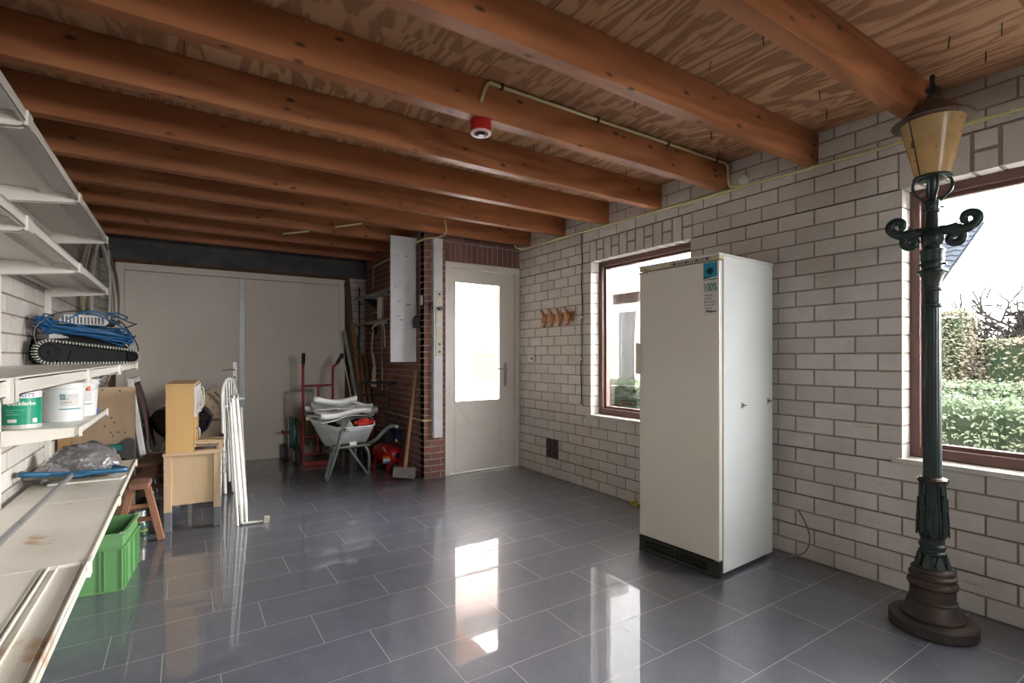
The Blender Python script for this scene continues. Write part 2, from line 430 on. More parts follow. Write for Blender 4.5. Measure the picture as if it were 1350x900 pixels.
g1 = N(ns, 'ShaderNodeTexNoise', Scale=2.3, Detail=4.0, Roughness=.55, Distortion=.5); ls.new(va.outputs[0], g1.inputs['Vector'])
s1 = mathn(ns, ls, 'SINE', mathn(ns, ls, 'MULTIPLY', g1.outputs[0], 92.0))
band = ramp(ns, ls, mathn(ns, ls, 'ADD', mathn(ns, ls, 'MULTIPLY', s1, .5), .5), [(.20, 0.0), (.75, 1.0)])
g2 = N(ns, 'ShaderNodeTexNoise', Scale=90.0, Detail=2.0); ls.new(va.outputs[0], g2.inputs['Vector'])
pc = mixc(ns, ls, band, (.28,.13,.062), (.56,.335,.185))
pc = mixc(ns, ls, mathn(ns, ls, 'MULTIPLY', g2.outputs[0], .35), pc, (.42,.24,.14))
g3 = N(ns, 'ShaderNodeTexNoise', Scale=1.1, Detail=2.0); ls.new(tc.outputs['Object'], g3.inputs['Vector'])
pc = mixc(ns, ls, mathn(ns, ls, 'MULTIPLY', ramp(ns, ls, g3.outputs[0], [(.4, 0.0), (.7, 1.0)]), .45), pc, (.36,.18,.095))
seamx = mathn(ns, ls, 'LESS_THAN', mathn(ns, ls, 'ABSOLUTE', mathn(ns, ls, 'SUBTRACT', mathn(ns, ls, 'DIVIDE', sxp.outputs[0], 1.22), mathn(ns, ls, 'ROUND', mathn(ns, ls, 'DIVIDE', sxp.outputs[0], 1.22)))), .0016)
pc = mixc(ns, ls, seamx, pc, (.06,.03,.02))
ls.new(pc, bs.inputs['Base Color']); bs.inputs['Roughness'].default_value = .7; bs.inputs['Specular IOR Level'].default_value = .3
M_ply = m
mb = MB()
ys = [YB, 1.0, 4.7, YF + .1]
for a, b in zip(ys[:-1], ys[1:]):
    mb.add([(XL-.2,a,zc(a)),(XR+.15,a,zc(a)),(XR+.15,b,zc(b)),(XL-.2,b,zc(b)),(XL-.2,a,zc(a)+.1),(XR+.15,a,zc(a)+.1),(XR+.15,b,zc(b)+.1),(XL-.2,b,zc(b)+.1)],
           [(0,3,2,1),(4,5,6,7),(0,1,5,4),(1,2,6,5),(2,3,7,6),(3,0,4,7)])
build('ceiling', mb, M_ply, smooth=False, kind='structure')

# roof joists
M_joist = woodmat('orange_pine', (.43,.175,.073), (.25,.09,.035), 'x', 1.0, .5, knots=12.0, ring=9, c3=(.30,.105,.038), streak=.35, spec=.35)
JY = [.985, 1.59, 2.20, 2.80, 3.41, 4.04, 4.655]
n_ = 0
for i, y in enumerate([-1.9, -1.3, -.72, -.15, .42] + JY + [5.27, 5.88, 6.47]):
    n_ += 1; zb = zj(y) ; x1 = XR if y < 4.8 else XS
    mb = MB(); mb.box((XL, 0, 0), (x1, .072, .188))
    build('trim_%d' % n_, mb, M_joist, smooth=False, bevel=.002, seg=1, kind='structure', loc=(0, y, zb))

# right wall with two windows
rng = random.Random(11)
WZ0, WZ1 = 7 * BH, 22 * BH
W1 = (2.524, 3.660); W2 = (-.35, 1.16); W3 = (-2.2, -.95)
ZT = 2.70
JT = .0185
holes = [(W1[0], W1[1], WZ0, WZ1), (W2[0], W2[1], WZ0, WZ1)]
lin = [(W1[0] - .02, W1[1] + .02), (W2[0] - .02, W2[1] + .02)]
vent = (4.16, 4.37, 2*BH, 4*BH)
mb = MB()
bricks(mb, 'x', YB, YD + .1, 0, ZT, XR, XR + .105, holes + [(a, b, WZ1, 24*BH) for a, b in lin] + [vent], rng=rng)
build('wall_right', mb, [M_mortw, M_brickw], smooth=False, kind='structure', bevel=0)
# soldier courses over the windows
for i, (a, b) in enumerate(lin):
    mb = MB(); mb.box((XR + .0035, a, WZ1 + .004), (XR + .105, b, 24*BH))
    p = (b - a) / round((b - a) / .1005); n = int(round((b - a) / p)); zm = WZ1 + BH
    for k in range(n):
        y1 = b - k * p - JT/2; y0 = y1 - p + JT
        if k % 2: 
            mb.box((XR + rng.uniform(-.001,.001), y0, WZ1), (XR + .1, y1, zm - JT/2), 1, rng.random())
            mb.box((XR, y0, zm + JT/2), (XR + .1, y1, 24*BH - JT/2), 1, rng.random())
        else: mb.box((XR + rng.uniform(-.001,.001), y0, WZ1), (XR + .1, y1, 24*BH - JT/2), 1, rng.random())
    n_ += 1; build('trim_%d' % n_, mb, [M_mortw, M_brickw], smooth=False, kind='structure')
# window frames, panes, sills
def window(i, a, b):
    w_ = bpy.data.objects.new('window_%d' % i, None); C.objects.link(w_); w_['kind'] = 'structure'; w_.location = (XR + .15, (a+b)/2, WZ0)
    z0, z1 = WZ0 + .025, WZ1 + .01; a, b = a - .01, b + .01; x0 = XR + .105
    mb = MB(); t = .055
    for s in ((a, z0, a+t, z1), (b-t, z0, b, z1), (a+t, z0, b-t, z0+t), (a+t, z1-t, b-t, z1)): mb.box((x0, s[0], s[1]), (x0 + .09, s[2], s[3]))
    t2 = .022
    for s in ((a+t, z0+t, a+t+t2, z1-t), (b-t-t2, z0+t, b-t, z1-t), (a+t+t2, z0+t, b-t-t2, z0+t+t2), (a+t+t2, z1-t-t2, b-t-t2, z1-t)): mb.box((x0+.03, s[0], s[1]), (x0 + .07, s[2], s[3]))
    build('window_frame', mb, M_redframe, w_, smooth=False, bevel=.004, world=True)
    mb = MB(); mb.box((x0+.045, a+t, z0+t), (x0+.051, b-t, z1-t)); build('window_pane', mb, M_glass, w_, smooth=False, world=True)
    mb = MB(); mb.box((XR - .018, a - .035, WZ0 - .004), (x0 + .01, b + .035, WZ0 + .024)); build('window_sill', mb, M_sill, w_, smooth=False, bevel=.004, world=True)
M_sill = mat('pale_stone_sill', (.62,.60,.56), .35, col2=(.45,.42,.38), nscale=14)
window(1, *W1); window(2, *W2)

# outer leaf of the wall round the window openings (what daylight comes past)
mb = MB()
X2 = XR + .20
def wallbox(u0, u1, z0, z1): mb.box((XR + .11, u0, z0), (X2, u1, z1))
for a, b in ((YB, W2[0]), (W2[1], W1[0]), (W1[1], YD + .12)): wallbox(a, b, -.1, 2.75)
for a, b in (W1, W2): wallbox(a, b, -.1, WZ0 + .02); wallbox(a, b, WZ1 + .005, 2.75)
n_ += 1; build('trim_%d' % n_, mb, mat('outer_render', (.7,.68,.65), .8), smooth=False, kind='structure')

# left wall
mb = MB(); bricks(mb, 'x', YB, YF, 0, ZT, XL, XL - .1, [], phase=3.41, rng=rng)
build('wall_left', mb, [M_mortw, M_brickw], smooth=False, kind='structure')
# garage-door wall
GD = (-.62, 1.80, 2.285)
mb = MB(); bricks(mb, 'y', XL - .1, XS + .1, 0, GD[2] + .20, YF, YF + .1, [(GD[0] - .05, GD[1] + .05, 0, GD[2] + .30)], phase=.02, rng=rng)
build('wall_front', mb, [M_mortw, M_brickw], smooth=False, kind='structure')
mb = MB(); mb.box((XL, YF - .03, GD[2] + .03), (XS, YF + .12, zc(6.9) + .02))
mb.box((XL, YF - .045, GD[2] + .19), (XS, YF - .03, zc(6.9) + .02))
n_ += 1; build('trim_%d' % n_, mb, M_conc, smooth=False, kind='structure', bevel=.004)
# red brick side wall and door wall (narrower brick)
RH, RL = .0657, .218
mb = MB(); bricks(mb, 'x', YD + .101, YF, 0, ZT, XS, XS + .1, [], phase=.06, H=RH, L=RL, rng=rng, joint=.012, recess=.004)
build('wall_side', mb, [M_mortr, M_brickr], smooth=False, kind='structure')
DR = (2.315, 3.235, 2.275)    # door frame
mb = MB(); bricks(mb, 'y', XS, XR, 0, ZT, YD, YD + .1, [(DR[0], XR, 0, ZT)], phase=.087, H=RH, L=RL, rng=rng, joint=.012, recess=.004)
z0 = DR[2]; mb.box((DR[0], YD + .004, z0 - .003), (XR, YD + .1, ZT))
k = 0; x = DR[0] + .002
while x < XR - .02:
    mb.box((x, YD + rng.uniform(-.001,.001), z0 + .01), (min(x + .054, XR), YD + .09, z0 + .205), 1, rng.random()); x += .0655
for j in range(3):
    x = DR[0] - .1 * (j % 2)
    while x < XR:
        mb.box((max(x, DR[0]), YD, z0 + .218 + j*RH), (min(x + RL - .012, XR), YD + .09, z0 + .218 + j*RH + RH - .012), 1, rng.random()); x += RL
build('wall_door', mb, [M_mortr, M_brickr], smooth=False, kind='structure')
# back wall behind the camera with an opening added for extra daylight
mb = MB(); BO = (.4, 1.5, 1.35, 2.2)
bricks(mb, 'y', XL, XR, 0, ZT, YB, YB - .1, [(BO[0], BO[1], BO[2], BO[3])], phase=.02, rng=rng)
build('wall_back', mb, [M_mortw, M_brickw], smooth=False, kind='structure')

# door_1: white glazed garden door
d = bpy.data.objects.new('door_1', None); C.objects.link(d); d['kind'] = 'structure'; d.location = (DR[0], YD, 0)
mb = MB(); f = .062
mb.box((DR[0], YD - .012, 0), (DR[0] + f, YD + .09, DR[2])); mb.box((DR[1] - f + .02, YD - .012, 0), (DR[1] + .02, YD + .09, DR[2]))
mb.box((DR[0] + f, YD - .012, DR[2] - f), (DR[1] - f + .02, YD + .09, DR[2])); mb.box((DR[0] + f, YD+.02, 0), (DR[1] - f + .02, YD + .09, .012))
build('door_frame', mb, M_door, d, smooth=False, bevel=.004, world=True)
lx0, lx1, lz0, lz1 = DR[0] + f + .004, DR[1] - f + .016, .018, DR[2] - f - .004
gx0, gx1, gz0, gz1 = 2.442, 2.998, .785, 2.065
mb = MB(); ya, yb = YD + .012, YD + .055
mb.box((lx0, ya, lz0), (gx0, yb, lz1)); mb.box((gx1, ya, lz0), (lx1, yb, lz1)); mb.box((gx0, ya, gz1), (gx1, yb, lz1)); mb.box((gx0, ya, lz0), (gx1, yb, gz0))
for z in (.235, .40, .56, .63): mb.box((gx0, ya - .0025, z), (gx1, ya, z + .003 if z != .235 else z + .006))
mb.box((gx0 - .004, ya - .004, .24), (gx0, ya, .64)); mb.box((gx1, ya - .004, .24), (gx1 + .004, ya, .64))
for a, b, c_, e in ((gx0 - .014, gx0, gz0 - .014, gz1 + .014), (gx1, gx1 + .014, gz0 - .014, gz1 + .014)): mb.box((a, ya - .006, c_), (b, ya, e))
mb.box((gx0, ya - .006, gz1), (gx1, ya, gz1 + .014)); mb.box((gx0, ya - .006, gz0 - .014), (gx1, ya, gz0))
build('door_leaf', mb, M_door, d, smooth=False, bevel=.002, world=True)
mb = MB(); mb.box((gx0 - .001, ya + .018, gz0 - .001), (gx1 + .001, ya + .024, gz1 + .001)); build('door_pane', mb, M_glass, d, smooth=False, world=True)
hb = onY(667, 485, YD)
mb = MB(); hx = gx1 + .075; mb.box((hx - .019, ya - .008, .93), (hx + .019, ya, 1.19))
mb.cyl((hx, ya - .004, 1.13), (hx, ya - .045, 1.13), .010); mb.tube(smoothpath([(hx, ya - .045, 1.13), (hx - .05, ya - .05, 1.132), (hx - .125, ya - .046, 1.128)]), .0085)
mb.cyl((hx, ya - .014, 1.02), (hx, ya - .006, 1.02), .009)
o = build('door_handle', mb, M_chrome, d, bevel=.002, world=True); o['label'] = 'steel lever handle on back plate'
# door_2: the wide pair of garage doors
d = bpy.data.objects.new('door_2', None); C.objects.link(d); d['kind'] = 'structure'; d.location = (.59, YF, 0)
mb = MB(); f = .075; y0 = YF - .005
mb.box((GD[0], y0, 0), (GD[0] + f, YF + .08, GD[2])); mb.box((GD[1] - f, y0, 0), (GD[1], YF + .08, GD[2])); mb.box((GD[0] + f, y0, GD[2] - f), (GD[1] - f, YF + .08, GD[2]))
build('door_frame', mb, M_garage, d, smooth=False, bevel=.004, world=True)
mid = .585
for a, b in ((GD[0] + f, mid - .004), (mid + .004, GD[1] - f)):
    mb = MB(); mb.box((a + .003, y0 + .014, .002), (b, YF + .06, GD[2] - f - .004))
    build('door_leaf', mb, M_garage, d, smooth=False, bevel=.002, world=True)
mb = MB(); mb.box((mid - .030, y0 + .002, .012), (mid + .030, y0 + .014, GD[2] - f - .004)); o = build('door_cover_strip', mb, mat('grey_metal_strip', (.42,.43,.45), .4, .3), d, smooth=False, bevel=.002, world=True); o['label'] = 'grey strip over the meeting of the doors'
mb = MB(); hx = mid - .075; mb.box((hx - .022, y0 + .006, .955), (hx + .022, y0 + .014, 1.20)); mb.cyl((hx, y0 + .01, 1.11), (hx, y0 - .04, 1.11), .009)
mb.tube(smoothpath([(hx, y0 - .04, 1.11), (hx - .06, y0 - .045, 1.112), (hx - .13, y0 - .04, 1.105)]), .008); mb.cyl((hx, y0 + .0, 1.02), (hx, y0 + .01, 1.02), .012, mi=1)
o = build('door_handle', mb, [M_chrome, M_dark], d, bevel=.001, world=True); o['label'] = 'steel lever handle on long plate'
mb = MB(); mb.box((GD[0] - .2, YF + .105, -.1), (GD[1] + .2, YF + .14, 2.75)); n_ += 1; build('trim_%d' % n_, mb, M_conc, smooth=False, kind='structure')  # added unseen panel, stops daylight leaking in round the garage doors
# crumbling brown rim round the garage doors
mb = MB(); mb.box((GD[0] - .06, YF - .012, 0), (GD[0], YF + .02, GD[2] + .03)); mb.box((GD[1], YF - .012, 0), (GD[1] + .06, YF + .02, GD[2] + .03)); mb.box((GD[0], YF - .035, GD[2]), (GD[1], YF + .02, GD[2] + .035))
n_ += 1; build('trim_%d' % n_, mb, mat('brown_foam_rim', (.16,.08,.035), .9, col2=(.05,.03,.02), nscale=25, bump=.8), smooth=False, kind='structure')
# window_3: unseen window added behind the camera to brighten the room
d = bpy.data.objects.new('window_3', None); C.objects.link(d); d['kind'] = 'structure'; d.location = ((BO[0]+BO[1])/2, YB, 0)
mb = MB()
for x in (BO[0], (BO[0]+BO[1])/2 - .03, BO[1] - .06): mb.box((x, YB - .08, BO[2]), (x + .06, YB - .02, BO[3]))
mb.box((BO[0], YB - .08, BO[3] - .06), (BO[1], YB - .02, BO[3])); mb.box((BO[0], YB - .08, BO[2]), (BO[1], YB - .02, BO[2] + .05))
build('window_frame', mb, M_redframe, d, smooth=False, world=True)
mb = MB(); mb.box((BO[0], YB - .052, BO[2] + .05), (BO[1], YB - .048, BO[3] - .06)); build('window_pane', mb, M_glass, d, smooth=False, world=True)
# ================================================================== OUTSIDE
M_green = mat('clipped_hedge_leaf', (.034,.052,.028), .8, spec=.05, col2=(.072,.086,.058), nscale=3, thr=(.4,.6))
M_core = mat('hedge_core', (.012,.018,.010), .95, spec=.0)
M_brownleaf = mat('brown_hedge_leaf', (.080,.068,.052), .8, spec=.03, col2=(.055,.058,.038), nscale=1.2, thr=(.45,.6))
M_lawn = mat('lawn', (.10,.15,.05), .9, col2=(.16,.17,.09), nscale=6)
M_pave = mat('pale_paving', (.62,.60,.56), .8, col2=(.52,.50,.46), nscale=5)
mb = MB(); mb.box((XL - 8, YB - 9, -.16), (26, 22, -.125)); o = build('ground', mb, M_pave, smooth=False, kind='structure')
def leafy(mb, a, b, n, s, rng, mi=1):
    a = Vector(a); b = Vector(b); d = b - a
    areas = [d.y*d.z, d.y*d.z, d.x*d.z, d.x*d.z, d.x*d.y*1.3]; tot = sum(areas)
    for _ in range(n):
        r = rng.random() * tot; k = 0
        while r > areas[k]: r -= areas[k]; k += 1
        u, v_ = rng.random(), rng.random(); o_ = abs(rng.gauss(0, .03))
        p = [Vector((a.x - o_, a.y + u*d.y, a.z + v_*d.z)), Vector((b.x + o_, a.y + u*d.y, a.z + v_*d.z)),
             Vector((a.x + u*d.x, a.y - o_, a.z + v_*d.z)), Vector((a.x + u*d.x, b.y + o_, a.z + v_*d.z)), Vector((a.x + u*d.x, a.y + v_*d.y, b.z + o_))][k]
        q = Vector((rng.gauss(0,1), rng.gauss(0,1), rng.gauss(0,1))).normalized(); t = q.orthogonal().normalized(); sz = s * rng.uniform(.6, 1.3)
        mb.add([p - q*sz, p + t*sz*.55, p + q*sz, p - t*sz*.55 + q*.2*sz], [(0,1,2,3)], mi, rng.random())
rng = random.Random(5)
def hedge(name, a, b, n, s, leaf, label, cat='hedge'):
    c = ((a[0]+b[0])/2, (a[1]+b[1])/2, a[2]); t = thing(name, label, cat, c)
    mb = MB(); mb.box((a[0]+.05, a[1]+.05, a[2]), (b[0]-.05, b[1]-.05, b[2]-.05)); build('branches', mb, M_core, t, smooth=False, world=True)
    mb = MB(); leafy(mb, a, b, n, s, rng, 0); build('foliage', mb, leaf, t, smooth=False, world=True)
hedge('clipped_hedge', (4.6, -1.6, -.125), (5.35, 5.3, .90), 48000, .018, M_green, 'low clipped green hedge closest to the windows')
hedge('clipped_hedge', (6.5, -2.2, -.125), (7.1, 4.0, .95), 24000, .021, M_green, 'second low green hedge running behind the nearest one')
hedge('beech_hedge', (9.0, -3.2, -.125), (9.5, 2.30, 1.46), 16000, .028, M_brownleaf, 'tall brownish hedge at the back of the garden')
hedge('beech_hedge', (8.8, 2.50, -.125), (9.5, 3.0, 1.85), 9000, .026, M_brownleaf, 'tallest brownish shrub beside the street lamp shaft, left end of the garden')

# bare tree
def tree(base, h, label, seed):
    rg = random.Random(seed); mbt = MB(); mbb = MB()
    def br(p, d, L, r, lev):
        pts = [p]; q = p.copy(); dd = d.copy(); k = 5
        for i in range(k):
            dd = (dd + Vector((rg.gauss(0,.17), rg.gauss(0,.17), rg.gauss(.03,.12)))).normalized(); q = q + dd * L / k; pts.append(q.copy())
        (mbt if lev < 1 else mbb).tube(pts, [max(.013, r * (1 - .55*i/k)) for i in range(k+1)], 6 if lev < 2 else 3, cap=False)
        if lev >= 4: return
        for j in range(5 if lev else 9):
            t = rg.uniform(.3, 1.0); pp = pts[min(k, int(t*k))]
            nd = (dd*.6 + Vector((rg.gauss(0,.75), rg.gauss(0,.75), rg.gauss(.1,.5)))).normalized()
            br(pp, nd, L * rg.uniform(.5, .78), max(.017, r * .55), lev + 1)
    t = thing('bare_tree', label, 'tree', base)
    br(Vector(base), Vector((0, 0, 1)), h * .5, .11, 0)
    build('trunk', mbt, M_bark, t, world=True); build('branches', mbb, M_bark, t, world=True)
M_bark = mat('grey_bark', (.014,.0125,.011), .9, spec=.02, col2=(.009,.008,.007))
tree((10.7, 2.42, -.125), 3.7, 'bare leafless tree with a mass of fine twigs seen through the near window', 4)
tree((11.6, -.9, -.125), 3.2, 'bare leafless tree further right, partly out of the near window', 9)

# house with tiled roof beyond the garden
M_tile = mat('blue_grey_roof_tile', (.018,.021,.027), .8, spec=.02, col2=(.012,.015,.02), nscale=4)
M_wout = mat('white_render', (.82,.82,.81), .8, col2=(.76,.76,.75), nscale=3)
h = thing('garden_house', 'white house with blue grey tiled roof seen beside the lamp', 'house', (11.8, 6.5, -.125))
mb = MB(); mb.box((10.7, 3.4, -.125), (12.75, 10, 2.3)); mb.prism([(10.7,2.3),(12.75,2.3),(12.75,3.6)], (0,3.4,0), (1,0,0), (0,0,1), (0,1,0), 6.6); build('wall', mb, M_wout, h, smooth=False, world=True)
mb = MB(); e = Vector((10.3, 3.2, 2.34)); r_ = Vector((12.75, 3.2, 3.85)); sl = (r_ - e); L_ = sl.length; sl.normalize()
nrm = Vector((-sl.z, 0, sl.x)); nt = 14
for k in range(nt):
    a = e + sl * (L_ * k / nt) + nrm * .055; b = e + sl * (L_ * (k+1) / nt + .05) + nrm * .03
    for j in range(22):
        y0_ = 3.2 + j * .31; 
        mb.add([(a.x, y0_, a.z), (a.x, y0_+.10, a.z+.03), (a.x, y0_+.30, a.z), (b.x, y0_+.30, b.z), (b.x, y0_+.10, b.z+.03), (b.x, y0_, b.z), (a.x, y0_, a.z-.03), (a.x, y0_+.30, a.z-.03)],
               [(0,1,4,5),(1,2,3,4),(0,6,7,2,1)])
mb.add([e + Vector((0,0,-.02)), e + Vector((0,6.8,-.02)), r_ + Vector((0,6.8,-.02)), r_ + Vector((0,0,-.02))], [(0,1,2,3)])
build('roof', mb, M_tile, h, smooth=False, world=True)
mb = MB(); mb.beam(e + Vector((0,.9,.08)), r_ + Vector((-.6,.9,-.28)), .09, .05); build('gutter', mb, mat('slate_blue_metal', (.10,.14,.22), .4), h, smooth=False, world=True)
# low pale roof further right
h = thing('garden_shed', 'low building with a pale tiled roof behind the brown hedge', 'shed', (14.3, -1.1, -.125))
mb = MB(); mb.box((12.6, -5, -.125), (16, 2.75, 1.5)); build('wall', mb, M_wout, h, smooth=False, world=True)
mb = MB()
for k in range(10): mb.add([(12.3+k*.3, -5.2, 1.42+k*.13+.03), (12.3+k*.3, 2.95, 1.42+k*.13+.03), (12.6+k*.3, 2.95, 1.55+k*.13), (12.6+k*.3, -5.2, 1.55+k*.13), (12.3+k*.3, -5.2, 1.40+k*.13), (12.3+k*.3, 2.95, 1.40+k*.13)], [(0,3,2,1),(4,0,1,5)])
build('roof', mb, mat('pale_roof_tile', (.06,.055,.052), .8), h, smooth=False, world=True)

# the white wing of the house: wall with window seen through the far window, and the passage wall seen through the door
h = thing('house_wing', 'white rendered house wing outside, seen through the far window and the door', 'building', (5, 7.3, -.125))
A0 = 6.9; hy = [(6.36, 7.08)]
mb = MB(); zt = 2.75
mb.box((A0, 4.5, -.125), (A0 + .2, 6.36, zt)); mb.box((A0, 7.08, -.125), (A0 + .2, 12, zt)); mb.box((A0, 6.36, -.125), (A0 + .2, 7.08, .76)); mb.box((A0, 6.36, 2.18), (A0 + .2, 7.08, zt))
mb.box((A0 + 1.2, 4.5, -.125), (A0 + 1.3, 12, zt))
px0, px1, pz0, pz1 = 3.9, 4.55, .86, 1.99; zt = 2.16
mb.box((2.19, 7.2, -.125), (px0, 7.4, zt)); mb.box((px1, 7.2, -.125), (A0, 7.4, zt)); mb.box((px0, 7.2, -.125), (px1, 7.4, pz0)); mb.box((px0, 7.2, pz1), (px1, 7.4, zt))
build('wall', mb, M_wout, h, smooth=False, world=True)
mb = MB(); mb.box((A0 - .01, 6.34, 2.26), (A0, 7.12, 2.45))
build('brick_band', mb, mat('brown_brick_band', (.05,.034,.026), .9, col2=(.036,.025,.02), nscale=30, stretch=(1, 2, .2)), h, smooth=False, world=True)
mb = MB()
for s in ((6.36, .76, 6.42, 2.18), (7.02, .76, 7.08, 2.18), (6.42, .76, 7.02, .83), (6.42, 2.11, 7.02, 2.18)): mb.box((A0 + .03, s[0], s[1]), (A0 + .09, s[2], s[3]))
o = build('window', mb, M_wout, h, smooth=False, world=True)
mb2 = MB(); mb2.box((A0 + .05, 6.42, .83), (A0 + .06, 7.02, 2.11)); build('pane', mb2, M_glass, o, smooth=False, world=True)
mb2 = MB()
for k in range(9): y_ = 6.44 + k * .065; mb2.box((A0 + .14 + .02*(k % 2), y_, .8), (A0 + .15 + .02*(k % 2), y_ + .058, 2.12))
o2 = build('blind', mb2, mat('grey_vertical_blind', (.10,.11,.12), .8), o, smooth=False, world=True)
mb = MB()
for s in ((px0, pz0, px0+.045, pz1), (px1-.045, pz0, px1, pz1), (px0+.045, pz0, px1-.045, pz0+.045), (px0+.045, pz1-.045, px1-.045, pz1)): mb.box((s[0], 7.22, s[1]), (s[2], 7.28, s[3]))
o = build('window', mb, M_wout, h, smooth=False, world=True)
mb2 = MB(); mb2.box((px0, 7.25, pz0), (px1, 7.256, pz1)); build('pane', mb2, M_glass, o, smooth=False, world=True)
mb2 = MB(); mb2.box((px0 - .0, 7.30, pz0 - .0), (px1 + .0, 7.32, pz1 + .0)); build('curtain', mb2, mat('beige_curtain', (.10,.09,.065), .9, col2=(.07,.065,.05), nscale=12), o, smooth=False, world=True)
mb = MB(); bricks(mb, 'y', 2.19, A0, 2.16, 2.96, 7.2, 7.4, [], phase=.1, H=RH, L=RL, rng=rng, joint=.012, recess=.004)
build('brick_upper_wall', mb, [mat('pale_joint', (.62,.60,.57), .9), brickmat('pink_brick', (.50,.36,.31), (.40,.28,.25), (.34,.24,.21))], h, smooth=False, world=True)
mb = MB(); mb.box((2.19, 6.75, 2.96), (A0, 7.45, 3.02)); mb.box((2.19, 6.72, 2.94), (A0, 6.76, 3.10)); build('eaves', mb, mat('grey_eaves', (.34,.34,.33), .7), h, smooth=False, world=True)
mb = MB(); mb.beam((3.55, 7.19, 2.22), (4.6, 7.19, 2.22), .02, .03); build('ledge_line', mb, M_conc, h, smooth=False, world=True)
# beyond the garage doors and left wall nothing shows

# daylight portals: sky sampling through the openings, the back one added
def portal(name, loc, rot, sx_, sy_):
    l = bpy.data.lights.new(name, 'AREA'); l.shape = 'RECTANGLE'; l.size = sx_; l.size_y = sy_; l.cycles.is_portal = True
    o = bpy.data.objects.new(name, l); C.objects.link(o); o.location = loc; o.rotation_euler = rot
portal('daylight_portal_far_window', (X2 + .02, (W1[0]+W1[1])/2, (WZ0+WZ1)/2), (0, radians(90), 0), WZ1-WZ0+.05, W1[1]-W1[0])
portal('daylight_portal_near_window', (X2 + .02, (W2[0]+W2[1])/2, (WZ0+WZ1)/2), (0, radians(90), 0), WZ1-WZ0+.05, W2[1]-W2[0])
portal('daylight_portal_door', ((gx0+gx1)/2, YD + .10, (gz0+gz1)/2), (radians(-90), 0, 0), gx1-gx0, gz1-gz0)
portal('daylight_portal_back', ((BO[0]+BO[1])/2, YB - .12, (BO[2]+BO[3])/2), (radians(90), 0, 0), BO[1]-BO[0], BO[3]-BO[2])
# ================================================================== RIGHT SIDE
def PT(x, y, d):
    r = ray(x, y); return Vector((r.x*d, r.y*d, HC + r.z*d))
def text_mesh(txt, size, bold=0.0, extrude=.0004):
    cu = bpy.data.curves.new('t', 'FONT'); cu.body = txt; cu.size = size; cu.extrude = extrude; cu.offset = bold; cu.align_x = 'LEFT'; cu.resolution_u = 3
    o = bpy.data.objects.new('t', cu); C.objects.link(o)
    dg = bpy.context.evaluated_depsgraph_get(); me = bpy.data.meshes.new_from_object(o.evaluated_get(dg))
    vs = [v.co.copy() for v in me.vertices]; fs = [tuple(p.vertices) for p in me.polygons]
    bpy.data.objects.remove(o); bpy.data.meshes.remove(me); return vs, fs
def add_text(mb, txt, size, o, ax, ay, mi=0, bold=0.0, sx=1.0, wrap=None):
    """letters laid on a plane (or wrapped on a cylinder: wrap=(centre, r, angle0, dirsign))"""
    vs, fs = text_mesh(txt, size, bold); o = Vector(o); ax = Vector(ax).normalized(); ay = Vector(ay).normalized(); az = ax.cross(ay)
    if wrap is None: out = [o + ax*v.x*sx + ay*v.y + az*(v.z) for v in vs]
    else:
        c, r, a0, sg = wrap; out = [Vector((c[0] + (r + v.z)*cos(a0 + sg*v.x*sx/r), c[1] + (r + v.z)*sin(a0 + sg*v.x*sx/r), c[2] + v.y)) for v in vs]
    mb.add(out, fs, mi)

# ---- refrigerator (near front corner at P0, turned 3.3 degrees)
P0 = Vector((2.55, 1.78, 0)); FT = radians(3.3); FW, FD, FH = .571, .60, 1.855
M_fr = mat('fridge_enamel', (.66,.70,.70), .32, col2=(.62,.66,.66), nscale=2)
M_frd = mat('fridge_door_enamel', (.74,.705,.625), .14, col2=(.70,.665,.585), nscale=1.5, coat=.3)
M_frp = mat('fridge_yellowed_panel', (.58,.50,.32), .3)
fr = thing('refrigerator', 'tall cream white refrigerator with a blue and green sticker', 'refrigerator', P0, FT)
mb = MB(); mb.box((.045, 0, .02), (FD, FW, FH - .012)); build('body', mb, M_fr, fr, smooth=False, bevel=.004)
mb = MB(); mb.box((-.004, -.003, FH - .012), (FD + .012, FW + .003, FH)); build('top', mb, M_fr, fr, smooth=False, bevel=.004)
mb = MB(); mb.box((0, .0, .098), (.033, FW, FH - .042)); build('door', mb, M_frd, fr, smooth=False, bevel=.006, seg=3)
mb = MB(); mb.box((.034, .006, .105), (.046, FW - .006, FH - .05)); build('door_seal', mb, mat('grey_seal', (.25,.25,.24), .7), fr, smooth=False)
cp = build('control_panel', (lambda m_: m_.box((.0, 0, FH - .038), (.05, FW, FH - .012)))(MB()), M_frp, fr, smooth=False, bevel=.002)
mb = MB(); mb.box((-.0015, .05, FH - .034), (.001, .33, FH - .016)); o = build('label_strip', mb, mat('panel_grey_strip', (.36,.36,.33), .4), cp, smooth=False)
for y_ in (.075, .145, .215, .30): mb = MB(); mb.cyl((-.006, y_, FH - .025), (.0, y_, FH - .025), .0065, 12); build('knob', mb, M_dark, cp)
mb = MB()
for y_ in (.10, .12, .17, .19, .24, .26): mb = MB(); mb.box((-.0025, y_, FH - .027), (-.0012, y_ + .012, FH - .024)); build('panel_marking', mb, M_dark, cp, smooth=False)
mb = MB(); add_text(mb, 'Whirlpool', .012, (-.0007, .545, FH - .03), (0,-1,0), (0,0,1)); build('brand_mark', mb, M_dark, cp, smooth=False)
